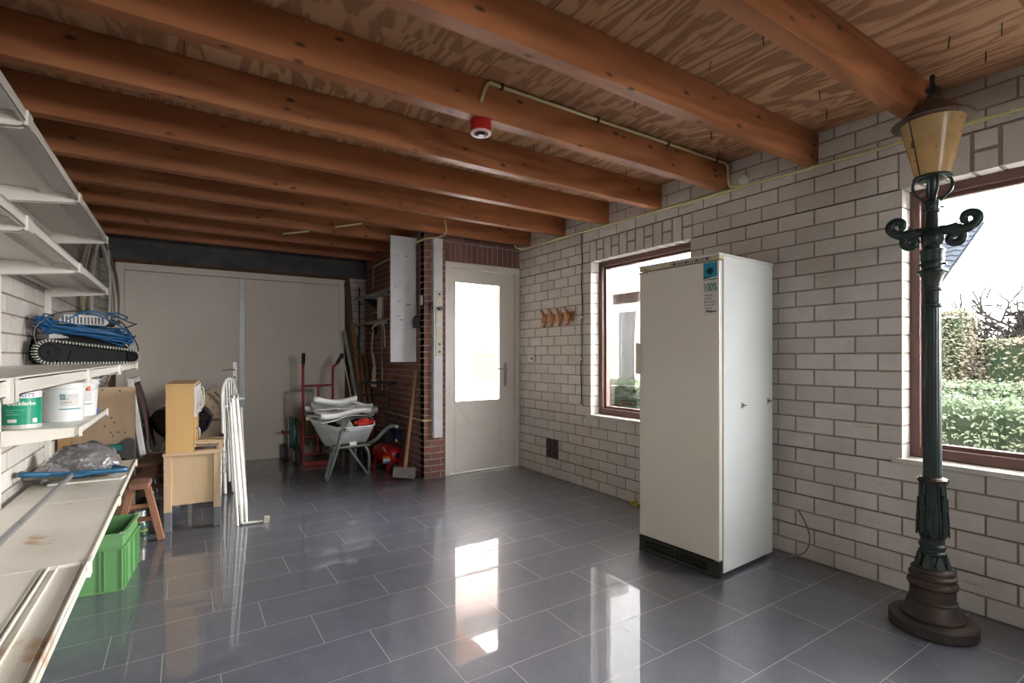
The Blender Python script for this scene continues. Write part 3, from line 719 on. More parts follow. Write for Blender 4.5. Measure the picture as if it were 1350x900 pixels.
# plinth grille
mb = MB(); mb.box((.012, .006, .03), (.05, FW - .006, .092)); mb.box((-.002, 0, .072), (.03, FW, .092)); mb.box((-.002, 0, .005), (.014, FW, .022)); mb.box((-.002, 0, .005), (.03, .075, .092)); mb.box((-.002, FW - .04, .005), (.03, FW, .092))
for k in range(3): mb.box((-.001, .07, .03 + k*.014), (.008, FW - .04, .036 + k*.014))
mb.box((-.001, .29, .02), (.009, .305, .08))
build('plinth_grille', mb, mat('dark_olive_plastic', (.022,.026,.022), .4), fr, smooth=False, bevel=.002)
for y_ in (.03, FW - .03):
    for x_, h_ in ((.05, .012), (.52, .022)): mb = MB(); mb.cyl((x_, y_, 0), (x_, y_, h_), .016); build('foot', mb, M_dark, fr)

mb = MB(); hy = FW
mb.box((-.032, hy - .018, 1.15), (-.026, hy + .006, 1.352)); mb.box((-.026, hy - .002, 1.15), (.012, hy + .006, 1.352)); mb.box((-.03, hy - .018, 1.15), (0, hy + .006, 1.158)); mb.box((-.03, hy - .018, 1.344), (0, hy + .006, 1.352))
o = build('handle', mb, mat('aged_cream_handle', (.60,.55,.42), .35), fr, smooth=False, bevel=.002)
mb = MB(); mb.box((-.003, hy - .07, FH - .052), (.02, hy + .002, FH - .043)); build('hinge', mb, M_chrome, fr, smooth=False)
mb = MB(); mb.cyl((.012, .03, .088), (.012, .03, .1), .008); mb.box((.0, .004, .088), (.04, .03, .094)); build('hinge', mb, M_chrome, fr, smooth=False)
# locks on the side
for x_, z_ in ((.245, .973), (.545, .985)):
    mb = MB(); mb.box((x_ - .014, -.004, z_ - .016), (x_ + .014, 0, z_ + .016)); mb.box((x_ - .005, -.006, z_ - .006), (x_ + .004, -.003, z_ + .006), 1); mb.cyl((x_ + .012, -.006, z_), (x_ + .035, -.006, z_ - .001), .003, 6, 1)
    o = build('side_latch', mb, [M_chrome, M_dark], fr, smooth=False); o['label'] = 'small square metal latch plate'
# sticker
sx0, sx1 = .012, .099
def sy(y_): return y_
st = MB(); st.box((-.0012, sx0, 1.50), (0, sx1, 1.806)); so = build('sticker', st, mat('sticker_paper', (.66,.64,.60), .4), fr, smooth=False); so['label'] = 'energy sticker with blue tree picture and green 100%'
mb = MB(); mb.box((-.0020, sx0, 1.705), (-.0012, sx1, 1.806)); build('picture', mb, mat('sticker_blue', (.015,.27,.42), .35), so, smooth=False)
mb = MB(); cy_ = (sx0 + sx1)/2 + .002
mb.prism([(-.002,0),(.002,0),(.001,.035),(-.001,.035)], (-.0020, cy_, 1.72), (0,1,0), (0,0,1), (-1,0,0), .0006)
for k in range(16):
    a = k * 2.4; r_ = .018 * sqrt((k + .5)/16); mb.cyl((-.0020, cy_ + cos(a)*r_, 1.757 + sin(a)*r_*.8), (-.0028, cy_ + cos(a)*r_, 1.757 + sin(a)*r_*.8), .008, 7)
mb.prism([(0,0),(-(sx1-sx0),0),(-(sx1-sx0),.008),(-.04,.014),(0,.022)], (-.0020, sx1, 1.705), (0,1,0), (0,0,1), (-1,0,0), .0006)
build('tree_emblem', mb, mat('sticker_dark_green', (.01,.10,.07), .4), so, smooth=False)
mb = MB(); mb.prism([(0,0),(-(sx1-sx0),.004),(-(sx1-sx0),.012),(0,.004)], (-.0026, sx1, 1.708), (0,1,0), (0,0,1), (-1,0,0), .0006); build('snow_band', mb, M_white, so, smooth=False)
mb = MB(); add_text(mb, '100%', .066, (-.0016, sx1 - .001, 1.640), (0,-1,0), (0,0,1), 0, .0012, .60); build('numerals', mb, mat('sticker_green', (.02,.26,.17), .4), so, smooth=False)
mb = MB()
for k, t in enumerate(('zuinig koelen', 'voordelig in', 'gebruik en goed', 'voor het milieu', 'energie label')): add_text(mb, t, .0125, (-.0016, sx1 - .004, 1.614 - k*.019), (0,-1,0), (0,0,1), 0, 0, .85)
build('small_print', mb, mat('sticker_print', (.16,.16,.14), .5), so, smooth=False)
mb = MB(); add_text(mb, 'Whirlpool', .019, (-.0016, sx1 - .016, 1.518), (0,-1,0), (0,0,1), 0, .0005, .8); build('brand_mark', mb, M_dark, so, smooth=False)
# grey cable behind the refrigerator, yellow tap at its far side
mb = MB(); mb.tube(smoothpath([(3.235, 1.70, .30), (3.235, 1.66, .24), (3.235, 1.63, .15), (3.225, 1.65, .06), (3.19, 1.72, .012), (3.15, 1.80, .012)]), .004, 8)
tag(build('power_cable', mb, mat('grey_cable', (.16,.16,.15), .5), world=True, loc=(3.2, 1.7, 0)), 'thin grey cable looping from the white brick wall to behind the refrigerator', 'cable')
mb = MB(); p = onX(840, 663, XR); mb.cyl((XR, p.y, p.z + .01), (XR - .06, p.y, p.z + .01), .011, 12); mb.cyl((XR - .045, p.y - .05, p.z), (XR - .045, p.y + .03, p.z + .004), .012, 12); mb.box((XR - .06, p.y - .01, p.z - .012), (XR - .03, p.y + .01, p.z + .014))
tag(build('yellow_pipe_stub', mb, mat('yellow_brass', (.55,.42,.04), .4, .2), world=True, loc=(XR, p.y, p.z)), 'small yellow pipe stub low on the wall at the far edge of the refrigerator', 'pipe')

# ---- street lamp
LC = Vector((2.935, .925, 0)); M_iron = mat('dark_green_cast_iron', (.020,.045,.040), .35, .3, col2=(.035,.03,.028), nscale=14, thr=(.45,.7), bump=.3, bscale=45, rvar=.2)
M_irusty = mat('rusty_cast_iron', (.045,.038,.036), .5, .3, col2=(.075,.045,.03), nscale=9, thr=(.4,.65), bump=.5, bscale=60, rvar=.2)
lm = thing('street_lamp', 'antique dark green cast iron street lamp with amber lantern by the near window', 'street lamp', LC)
mb = MB(); mb.lathe([(.158,0),(.166,.006),(.166,.046),(.160,.054),(.10,.056)], 48); build('base_plate', mb, M_irusty, lm, ang=30)
mb = MB(); prof = [(.118,.055),(.120,.066),(.112,.075),(.104,.092),(.098,.118),(.090,.128),(.093,.134),(.086,.142),(.086,.190),(.092,.197),(.097,.207),(.094,.217),(.086,.224),(.084,.232),(.090,.240),(.090,.250),(.082,.256),(.080,.264),(.083,.270),(.080,.278),(.066,.284),(.060,.292)]
mb.lathe(prof, 40)
build('pedestal', mb, M_irusty, lm, ang=28)
mb = MB(); prof = [(.062,.290),(.055,.300),(.050,.325),(.047,.340),(.052,.346),(.053,.356),(.047,.362),(.047,.372),(.052,.378),(.052,.388),(.046,.396),(.045,.415),(.050,.425)]
mb.lathe(prof, 32)
for k in range(8):   # lower leaves
    a = k*pi/4; mb.prism([(-.014,0),(-.017,.015),(-.008,.05),(0,.062),(.008,.05),(.017,.015),(.014,0)], (cos(a)*.060, sin(a)*.060, .288), (-sin(a), cos(a), 0), (-.18*cos(a), -.18*sin(a), 1), (cos(a), sin(a), 0), .006)
build('collar', mb, M_iron, lm, ang=30)
mb = MB(); prof = [(.045,.420),(.050,.428),(.057,.450),(.059,.478),(.056,.510),(.050,.560),(.045,.620),(.043,.660),(.044,.674)]
mb.lathe(prof, 32)
for k in range(8):   # acanthus leaves in relief
    a = k*pi/4 + pi/8
    for (z, r, wd, hh) in ((.430,.056,.016,.10),(.52,.052,.014,.085),(.60,.045,.012,.07)):
        zz = z + (.02 if k % 2 else 0)
        mb.prism([(-wd*.6,0),(-wd,hh*.3),(-wd*.5,hh*.45),(-wd*.8,hh*.65),(0,hh),(wd*.8,hh*.65),(wd*.5,hh*.45),(wd,hh*.3),(wd*.6,0)], (cos(a)*r, sin(a)*r, zz), (-sin(a), cos(a), 0), (-.06*cos(a), -.06*sin(a), 1), (cos(a), sin(a), 0), .006)
        mb.tube([Vector((cos(a)*(r+.005), sin(a)*(r+.005), zz)), Vector((cos(a)*(r+.002), sin(a)*(r+.002), zz + hh))], .0025, 6)
    b = k*pi/4; mb.tube(smoothpath([(cos(b)*.050, sin(b)*.050, .43), (cos(b)*.061, sin(b)*.061, .475), (cos(b)*.053, sin(b)*.053, .56), (cos(b)*.046, sin(b)*.046, .67)]), .003, 6)
build('leaf_vase', mb, M_iron, lm, ang=30)
mb = MB(); mb.lathe([(.043,.668),(.050,.676),(.056,.690),(.048,.700),(.038,.702)], 12)
for k in range(6): a = k*pi/3; mb.prism([(-.02,0),(.02,0),(.012,.022),(-.012,.022)], (cos(a)*.045, sin(a)*.045, .672), (-sin(a),cos(a),0), (cos(a)*.35,sin(a)*.35,1), (cos(a),sin(a),0), .006)
o = build('crown_collar', mb, M_irusty, lm, ang=30)
mb = MB(); mb.lathe([(.0355,.70),(.034,.9),(.0325,1.2),(.031,1.50)], 64, flute=16, fdepth=.09); build('fluted_column', mb, M_iron, lm, ang=60)
mb = MB(); mb.lathe([(.033,1.490),(.038,1.496),(.038,1.508),(.033,1.514),(.032,1.53),(.032,1.565),(.038,1.572),(.038,1.582),(.032,1.588),(.033,1.600),(.038,1.625),(.046,1.645),(.048,1.652),(.058,1.655),(.058,1.662),(.050,1.666),(.040,1.672),(.042,1.680),(.044,1.700),(.042,1.705),(.045,1.712),(.045,1.745),(.048,1.752),(.048,1.760),(.040,1.764)], 32)
for a in (0.3, 2.4, 4.5): mb.cyl((cos(a)*.04, sin(a)*.04, 1.69), (cos(a)*.058, sin(a)*.058, 1.69), .0055, 8)
build('capital', mb, M_iron, lm, ang=28)
mb = MB(); mb.ball((0,0,1.815), .044, 1, 1, 1.25, 24, 14); mb.lathe([(.034,1.76),(.03,1.80),(.026,1.86),(.025,1.93),(.031,1.935),(.032,1.946),(.027,1.95),(.029,1.965),(.029,1.985),(.022,1.995)], 24)
for a in (1.2, 3.3, 5.4): mb.cyl((cos(a)*.026, sin(a)*.026, 1.958), (cos(a)*.045, sin(a)*.045, 1.958), .005, 8)
build('stem', mb, M_iron, lm, ang=30)
# scroll arms, across the line of sight and along the wall
du = Vector((-.30, .954, 0)).normalized()
for s in (1, -1):
    ax = du * s
    def Q(u_, z_): return ax * u_ + Vector((0, 0, z_))
    mb = MB()
    # lower spiral
    pts = [Q(.018, 1.845), Q(.052, 1.848)]
    for k in range(22):
        t = k/21; a = pi*.62 - t * 2*pi*1.25; r_ = .034*(1 - .72*t); pts.append(Q(.078 + cos(a)*r_, 1.806 + sin(a)*r_))
    mb.tube(pts, [.016]*2 + [.0155 - .006*k/21 for k in range(22)], 10, flat=1.4)
    # upper arm with volute
    pts = [Q(.020, 1.845), Q(.075, 1.850), Q(.105, 1.842), Q(.135, 1.850), Q(.155, 1.870)]
    rr = [.014, .016, .016, .015, .0145]
    for k in range(16):
        t = k/15; a = -.35 + t * pi*1.55; r_ = .032*(1 - .60*t); pts.append(Q(.128 + cos(a)*r_*1.0, 1.888 + sin(a)*r_)); rr.append(.0155 - .004*t)
    mb.tube(smoothpath(pts, 2), [rr[min(i//2, len(rr)-1)] for i in range(len(smoothpath(pts, 2)))], 10, flat=1.35)
    mb.tube([Q(.157, 1.888), Q(.178, 1.892)], [.008, .0015], 8)
    mb.ball(Q(.078, 1.866), .014, 1, 1, .7, 12, 8)
    build('scroll_arm', mb, M_iron, lm, ang=60)
# cage straps, lantern
mb = MB()
for k in range(4):
    a = k*pi/2 + .55; e = Vector((cos(a), sin(a), 0))
    mb.tube(smoothpath([e*.022 + Vector((0,0,1.975)), e*.040 + Vector((0,0,2.000)), e*.066 + Vector((0,0,2.030)), e*.074 + Vector((0,0,2.06)), e*.066 + Vector((0,0,2.088)), e*.05 + Vector((0,0,2.096))]), .0062, 8)
mb.lathe([(.066,2.092),(.074,2.094),(.074,2.102),(.066,2.104)], 32); mb.cyl((0,0,1.98), (0,0,2.09), .011, 10); mb.cyl((.016,0,1.98), (.016,0,2.09), .007, 8); mb.cyl((0,0,2.086), (0,0,2.096), .05, 20)
build('lantern_cage', mb, M_iron, lm, ang=40)
m, ns, ls, bs = newmat('amber_acrylic')
bs.inputs['Base Color'].default_value = (.68,.48,.22,1); bs.inputs['Roughness'].default_value = .25; bs.inputs['Transmission Weight'].default_value = 0.0
co = coords(ns, ls, (1,1,1)); nz = N(ns, 'ShaderNodeTexNoise', Scale=14.0, Detail=6.0); ls.new(co, nz.inputs['Vector'])
nz2 = N(ns, 'ShaderNodeTexNoise', Scale=60.0, Detail=2.0); ls.new(co, nz2.inputs['Vector'])
cc = mixc(ns, ls, ramp(ns, ls, nz.outputs[0], [(.4, 0.0), (.7, 1.0)]), (.66,.47,.22), (.52,.36,.17)); cc = mixc(ns, ls, ramp(ns, ls, nz2.outputs[0], [(.70, 0.0), (.74, 1.0)]), cc, (.10,.07,.05))
ls.new(cc, bs.inputs['Base Color'])
tl = ns.new('ShaderNodeBsdfTranslucent'); ls.new(cc, tl.inputs[0]); mx = ns.new('ShaderNodeMixShader'); mx.inputs[0].default_value = .45
ls.new(bs.outputs[0], mx.inputs[1]); ls.new(tl.outputs[0], mx.inputs[2]); ls.new(mx.outputs[0], ns['Material Output'].inputs[0])
M_amber = m
mb = MB(); mb.lathe([(.060,2.104),(.066,2.106),(.124,2.365),(.120,2.368)], 40); ln = build('lantern_glass', mb, M_amber, lm, ang=50)
va = atan2(-LC.y, -LC.x)
mb = MB(); a = va - .75
mb.tube([(cos(a)*.067, sin(a)*.067, 2.106), (cos(a)*.125, sin(a)*.125, 2.368)], .0028, 6)
for dz in (0, .012, .024): a2 = a - .04; mb.box((cos(a2)*.098 - .006, sin(a2)*.098 - .006, 2.235 + dz), (cos(a2)*.098 + .006, sin(a2)*.098 + .006, 2.241 + dz))
build('lantern_seam', mb, M_iron, ln)
mb = MB(); a = va + .55
vs = []; 
for k in range(9):
    t = k/8; z0_ = 2.135; 
for i_ in range(5):
    aa = va + .50 + .13 * i_/4 * 2
    vs.append((cos(aa)*.0722, sin(aa)*.0722, 2.13)); vs.append((cos(aa)*.1205, sin(aa)*.1205, 2.345))
mb = MB(); mb.lathe([(.153,2.352),(.156,2.358),(.150,2.364),(.132,2.374),(.100,2.400),(.072,2.425),(.050,2.442),(.036,2.452),(.034,2.462),(.024,2.466)], 40)
mb.lathe([(.150,2.354),(.128,2.362),(.120,2.366)], 40, cap=False)
build('lantern_roof', mb, mat('rusty_brown_roof', (.055,.035,.028), .55, .2, col2=(.09,.05,.03), nscale=16, bump=.3), lm, ang=35)
mb = MB(); mb.lathe([(.020,2.462),(.024,2.470),(.022,2.478),(.012,2.484),(.010,2.492)], 16)
for k in range(6): a = k*pi/3; mb.tube(smoothpath([(cos(a)*.008, sin(a)*.008, 2.49), (cos(a)*.022, sin(a)*.022, 2.50), (cos(a)*.024, sin(a)*.024, 2.512), (cos(a)*.014, sin(a)*.014, 2.514)],3), .004, 6)
mb.lathe([(.012,2.49),(.016,2.51),(.011,2.53),(.008,2.55),(.012,2.558),(.010,2.572),(.003,2.580)], 12)
build('finial', mb, M_dark, lm)

# ---- wooden coat rack on the wall
M_rack = woodmat('orange_rack_wood', (.52,.25,.10), (.38,.16,.06), 'y', 2.0, .4, ring=6)
pa = onX(716, 421, XR); pb = onX(757, 416, XR); zc_ = (pa.z + pb.z)/2
rk = thing('coat_rack', 'orange wooden coat rack with four double pegs on the white brick wall', 'coat rack', (XR, (pa.y+pb.y)/2, zc_))
mb = MB(); L_ = pa.y - pb.y; n = 32; poly = []
for i in range(n+1): u_ = -L_/2 + L_*i/n; poly.append((u_, .035 + .012*abs(cos(i/n*4*pi))))
for i in range(n, -1, -1): u_ = -L_/2 + L_*i/n; poly.append((u_, -.035 - .012*abs(cos(i/n*4*pi))))
mb.prism(poly, (-.020, 0, 0), (0,1,0), (0,0,1), (1,0,0), .018); build('back_board', mb, M_rack, rk, bevel=.004, ang=30)
for k in range(4):
    y_ = L_/2 - L_*(k+.5)/4
    mb = MB(); mb.tube(smoothpath([(-.020, y_, -.045), (-.032, y_, -.01), (-.034, y_, .02), (-.055, y_, .062), (-.075, y_, .082)]), [.013]*6+[.014]*6+[.015]*6+[.013]*6+[.012], 12)
    mb.tube(smoothpath([(-.024, y_, -.035), (-.03, y_, -.075), (-.05, y_, -.085)]), [.016]*5+[.015]*5+[.013]*3, 12)
    mb.ball((-.03, y_ - .022, .005), .017, .6, 1, 2.0); mb.ball((-.03, y_ + .022, .005), .017, .6, 1, 2.0)
    build('peg', mb, M_rack, rk, ang=60)

# ---- wall socket, ventilation grille, black cable with clips
p0 = onX(698.3, 468, XR); p1 = onX(707.5, 477, XR)
ym, zm = (p0.y + p1.y)/2, (p0.z + p1.z)/2; hw, hh = .055, .036
sk = thing('wall_socket', 'white double wall socket on the white brick wall below the coat rack', 'socket', (XR, ym, zm))
mb = MB(); mb.box((-.034, -hw, -hh), (0, hw, hh)); build('housing', mb, M_white, sk, smooth=False, bevel=.006)
mb = MB(); mb.cyl((-.036, -.024, 0), (-.030, -.024, 0), .021, 20); mb.cyl((-.0365, -.024, .0), (-.0355, -.024, 0), .015, 20, 1); build('outlet', mb, [M_cream, M_dark], sk)
mb = MB(); mb.box((-.038, .008, -.02), (-.033, .042, .02)); build('switch', mb, M_cream, sk, smooth=False, bevel=.002)
vg = thing('vent_grille', 'dark terracotta ventilation grille with three upright louvres low in the white wall', 'vent', (XR, (vent[0]+vent[1])/2, vent[2]))
y0_, y1_ = vent[0] - vg.location.y, vent[1] - vg.location.y; H_ = vent[3] - vent[2]
M_ter = mat('dark_terracotta', (.10,.075,.065), .8, col2=(.05,.04,.04), nscale=30, bump=.4)
mb = MB(); mb.box((0, y0_, 0), (.02, y1_, .012)); mb.box((0, y0_, H_-.012), (.02, y1_, H_)); mb.box((.03, y0_, 0), (.035, y1_, H_)); build('frame', mb, M_ter, vg, smooth=False, bevel=.002)
for k in range(3):
    ya_ = y0_ + (y1_-y0_)*k/3 + .004; yb_ = y0_ + (y1_-y0_)*(k+1)/3 - .004; n = 8; poly = [(ya_ + (yb_-ya_)*i/n, -.004 + .018*(1 - (2*i/n-1)**2)) for i in range(n+1)] + [(yb_, .028), (ya_, .028)]
    mb = MB(); mb.prism(poly, (0,0,.012), (0,1,0), (1,0,0), (0,0,1), H_ - .024); build('louvre', mb, M_ter, vg)
cz = [onX(768, 306, XR), onX(767.5, 357, XR), onX(767.8, 418, XR), onX(767, 473, XR), onX(766.5, 534, XR)]
cb_ = thing('surface_cable', 'black cable clipped vertically up the white brick wall left of the far window', 'cable', (XR, cz[0].y, 1.0))
pts = []
for a, b in zip(cz[:-1], cz[1:]):
    for k in range(6): t = k/6; q = a.lerp(b, t); pts.append(Vector((XR - .006, q.y + .008*sin(t*pi*2)*(1 if len(pts) % 2 else .6), q.z)))
pts.append(Vector((XR-.006, cz[-1].y, cz[-1].z)))
mb = MB(); mb.tube(pts, .0045, 8); build('cord', mb, M_dark, cb_, world=True)
for q in cz[1:]:
    mb = MB(); mb.box((XR - .012, q.y - .014, q.z - .007), (XR, q.y + .014, q.z + .007)); build('clip', mb, M_white, cb_, smooth=False, bevel=.002, world=True)

# ---- conduits on the wall and the third joist
M_pipe = mat('cream_conduit', (.62,.58,.30), .35, col2=(.55,.52,.30), nscale=5)
ct = thing('electrical_conduit', 'long cream yellow conduit along the top of the white wall under the joist ends', 'conduit', (XR, 2.6, 2.45))
pts = [(XR - .0135, y_, zj(y_) - .014) for y_ in (-2.4, .5, 1.2, 2.0, 2.8, 3.6, 4.3, 4.60)]
e_ = onY(703, 324, 4.6)
pts += [(XR - .03, 4.70, 2.478), (XR - .07, 4.76, 2.482), (XR - .12, 4.78, 2.50), (XR - .15, 4.76, 2.56), (XR - .15, 4.75, 2.62)]
mb = MB(); mb.tube(smoothpath(pts, 5), .0105, 10); build('pipe', mb, M_pipe, ct, world=True)
for y_ in (.72, 1.62, 2.24, 2.86, 3.45, 4.08):
    mb = MB(); mb.box((XR - .024, y_ - .008, zj(y_) - .024), (XR, y_ + .008, zj(y_) - .001)); build('saddle_clip', mb, M_pipe, ct, smooth=False, bevel=.002, world=True)
yj = JY[2]; cj = thing('electrical_conduit', 'cream conduit running along the face of a joist from a bend above the red alarm', 'conduit', (2.2, yj, 2.55))
zt_ = zj(yj) + .165
def jx(x): return onY(x, 150, yj).x
pts = [onY(634.5, 134, yj - .012), onY(639, 119, yj - .012), onY(646, 109, yj - .012), onY(660, 108, yj - .012)]
for p in pts: p.y = yj - .012
q_ = onY(945, 205, yj)
q_.z = min(q_.z, zj(yj) + .172)
for p in pts: p.z = min(p.z, zj(yj) + .174)
pts = [tuple(p) for p in pts] + [(pts[-1].x + .25*(q_.x-pts[-1].x)*k, yj - .012, pts[-1].z + (q_.z - pts[-1].z)*.25*k) for k in (1,2,3)] + [(3.16, yj - .012, q_.z), (3.21, yj - .012, q_.z - .006), (3.232, yj - .012, q_.z - .035), (3.235, yj - .013, 2.50), (3.238, yj - .03, 2.462), (3.245, yj - .07, 2.455), (3.245, yj - .13, 2.455)]
mb = MB(); mb.tube(smoothpath(pts, 4), .0085, 10); build('pipe', mb, M_pipe, cj, world=True)
for x_ in (1.35, 2.0, 2.6, 3.1):
    t_ = (x_ - pts[3][0]) / (q_.x - pts[3][0]); zz = pts[3][2] + (q_.z - pts[3][2]) * t_
    mb = MB(); mb.box((x_ - .006, yj - .024, zz - .014), (x_ + .006, yj, zz + .012)); build('saddle_clip', mb, M_dark, cj, smooth=False, world=True)
p = onX(983, 238, XR)
jb = thing('junction_box', 'small round white junction box on the conduit below a joist end', 'junction box', (XR, p.y, p.z))
mb = MB(); mb.lathe([(.036,0),(.036,-.03),(.030,-.036),(0,-.038)], 24, axis='x'); build('box', mb, mat('translucent_white_plastic', (.62,.61,.58), .3), jb)
mb = MB(); mb.cyl((-.014, -.034, 0), (-.014, -.05, 0), .011); mb.cyl((-.014, .034, 0), (-.014, .05, 0), .011); build('cable_entry', mb, M_cream, jb)

# ---- red round alarm sounder under the third joist
yb_ = JY[2] + .036; p = onY(634, 158, yb_); r_ = .052
al = thing('fire_alarm_sounder', 'round red alarm sounder hanging under a joist, white rim below', 'alarm', (p.x, yb_, zj(JY[2])))
mb = MB(); mb.lathe([(.03,0),(.050,-.001),(.054,-.006),(.054,-.058),(.050,-.062)], 32, cap=True); build('housing', mb, mat('alarm_red', (.36,.012,.012), .35, col2=(.28,.01,.01)), al, ang=35)
mb = MB(); mb.lathe([(.036,-.060),(.052,-.061),(.054,-.066),(.048,-.071),(.037,-.068)], 32, cap=False); build('rim', mb, mat('pinkish_white_rim', (.72,.55,.55), .4), al, ang=60)
mb = MB(); mb.lathe([(.040,-.060),(.030,-.066),(.022,-.064)], 24, cap=False); mb.lathe([(.022,-.060),(.022,-.072),(.016,-.078),(0,-.078)], 24, mi=1); build('sounder_cone', mb, [mat('alarm_red', (.36,.012,.012)), M_dark], al)

# ---- nail tips through the plywood
nl = [(1321,30),(1252,48),(1300,68),(1005.7,45),(1080,119),(1090,145),(937,80),(938,173),(947,196),(836,132),(723,190),(704,190),(826,221),(617,20)]
proto = None
for i, (x, y) in enumerate(nl):
    for it in range(1):
        z = 2.62; 
        for _ in range(6): q = onZ(x, y, z); z = zc(q.y)
    jn = ['nearest the right photo edge', 'beside the top edge of the photo, right of the near joist', 'lower of the pair right of the near joist'][i] if i < 3 else None
    lab = 'dark nail tip poking through the plywood, ' + ['rightmost, near the photo edge', 'topmost right of the nearest joist', 'just above the street lamp roof', 'topmost between the nearest two joists', 'upper of two left of the lamp', 'lower of two left of the lamp', 'left one between the nearest two joists', 'upper of two by the second joist end', 'lower of two by the second joist end', 'between second joist and the alarm joist', 'right one below the alarm joist', 'left one right of the red alarm', 'near the far end below the alarm joist', 'at the top edge above the red alarm'][i]
    if proto is None:
        mb = MB(); mb.cyl((0,0,.004), (.004,.002,-.045), .0022, 6); mb.cyl((.004,.002,-.045), (.0045,.002,-.052), .0022, 6, 0, .0004)
        proto = build('nail', mb, M_dark, None); proto['category'] = 'nail'; proto['group'] = 'nail tips poking through the plywood'; o = proto
    else: o = proto.copy(); C.objects.link(o)
    o['label'] = lab; o.location = (q.x, q.y, zc(q.y)); o.rotation_euler = (0, 0, i * 1.3)
# ================================================================== LEFT SIDE: metal shelving and what is on it
M_shelf = mat('cream_enamelled_steel', (.74,.71,.65), .4, col2=(.67,.635,.58), nscale=2.5)
m, ns, ls, bs = newmat('rusty_cream_steel')
co = coords(ns, ls); nz = N(ns, 'ShaderNodeTexNoise', Scale=3.2, Detail=5.0, Roughness=.6); ls.new(co, nz.inputs['Vector'])
n2_ = N(ns, 'ShaderNodeTexNoise', Scale=2.0, Detail=3.0); ls.new(co, n2_.inputs['Vector'])
bc = mixc(ns, ls, ramp(ns, ls, n2_.outputs[0], [(.4, 0.0), (.7, 1.0)]), (.74,.71,.64), (.62,.58,.50))
bc = mixc(ns, ls, ramp(ns, ls, nz.outputs[0], [(.60, 0.0), (.64, .6), (.68, 1.0)]), bc, (.45,.20,.05))
ls.new(bc, bs.inputs['Base Color']); bs.inputs['Roughness'].default_value = .4
M_rust = m
UPR = [.30, 1.34, 2.29, 3.28, 4.36]
XB, XN = -.28, -.435    # front edges of the deep and the narrow shelves
wr = None
for i, y_ in enumerate(UPR[1:]):
    mb = MB(); x_ = XL + .001
    mb.box((x_, y_ - .022, .02), (x_ + .006, y_ + .022, 2.16)); mb.box((x_, y_ - .022, .02), (x_ + .028, y_ - .018, 2.16)); mb.box((x_, y_ + .018, .02), (x_ + .028, y_ + .022, 2.16))
    o = build('wall_upright', mb, M_shelf, smooth=False, world=True, loc=(XL, y_, 0), bevel=.001)
    tag(o, ['slotted cream steel upright on the left wall, nearest the camera', 'slotted cream steel upright on the left wall, second from the near end', 'slotted cream steel upright on the left wall beside the paint tins', 'slotted cream steel upright on the left wall at the far end of the shelves'][i], 'shelf upright', 'cream uprights carrying the shelves')
def shelf(y0, y1, xf, z, label, m_=M_shelf, under=True, brk=(1, 1), lip=.033):
    t = thing('metal_shelf', label, 'shelf', ((XL + xf)/2, (y0+y1)/2, z), 0, 'cream metal wall shelves')
    xb = XL + .032
    mb = MB(); mb.box((xb, y0, z - .003), (xf, y1, z)); mb.box((xf - .002, y0, z - lip), (xf, y1, z + .0)); mb.box((xf - .014, y0, z - lip), (xf, y1, z - lip + .002)); mb.box((xb, y0, z - lip), (xb + .002, y1, z))
    mb.box((xf - .003, y0, z), (xf, y1, z + .004))
    build('panel', mb, m_, t, smooth=False, world=True)
    if under:
        mb = MB(); xm = (xb + xf)/2 + .02; mb.prism([(-.03,0),(-.018,-.018),(.018,-.018),(.03,0)], (xm, y0 + .01, z - .003), (1,0,0), (0,0,1), (0,1,0), y1 - y0 - .02)
        build('stiffener', mb, m_, t, smooth=False, world=True)
    for s, y_ in zip(brk, (y0 + .012, y1 - .012)):
        if not s: continue
        mb = MB(); mb.prism([(XL + .03, z - .004), (xf + .004, z - .004), (xf + .004, z - .030), (xf - .02, z - .046), (XL + .03, z - .075)], (0, y_ - .004, 0), (1,0,0), (0,0,1), (0,1,0), .008)
        mb.box((xf - .004, y_ - .018, z - .045), (xf + .006, y_ + .018, z + .004)); mb.cyl((xf - .05, y_ - .006, z - .026), (xf - .05, y_ + .006, z - .026), .005, 8)
        build('bracket', mb, m_, t, smooth=False, bevel=.001, world=True)
    return t
g = .003
shelf(UPR[1]+g, UPR[2]-g, XN, 2.065, 'topmost narrow shelf, section nearest the camera, cut by the photo edge')
shelf(UPR[2]+g, UPR[3]-g, XN, 2.065, 'topmost narrow shelf, middle section seen from below')
shelf(UPR[3]+g, UPR[4]-g, XN, 2.065, 'topmost narrow shelf, far section seen from below')
shelf(UPR[1]+g, UPR[2]-g, XN, 1.720, 'second narrow shelf from the top, section cut by the photo edge')
shelf(UPR[2]+g, UPR[3]-g, XN, 1.720, 'second narrow shelf from the top, middle section seen from below')
shelf(UPR[3]+g, UPR[4]-g, XN, 1.720, 'second narrow shelf from the top, far section above the pool robot')
shelf(UPR[0], UPR[1]-g, XB, 1.217, 'deep shelf at eye level, section nearest the camera')
shelf(UPR[1]+g, UPR[2]-g, XB, 1.217, 'deep shelf at eye level, second section from the camera')
shelf(UPR[2]+g, UPR[3]-g, XB, 1.217, 'deep shelf at eye level, section above the green paint tin')
shelf(UPR[3]+g, UPR[4]+.10, XB, 1.217, 'deep shelf at eye level, far section carrying the pool robot')
shelf(UPR[3]+g, UPR[4]-g, XN, .912, 'short narrow shelf carrying the green paint tin and the white buckets')
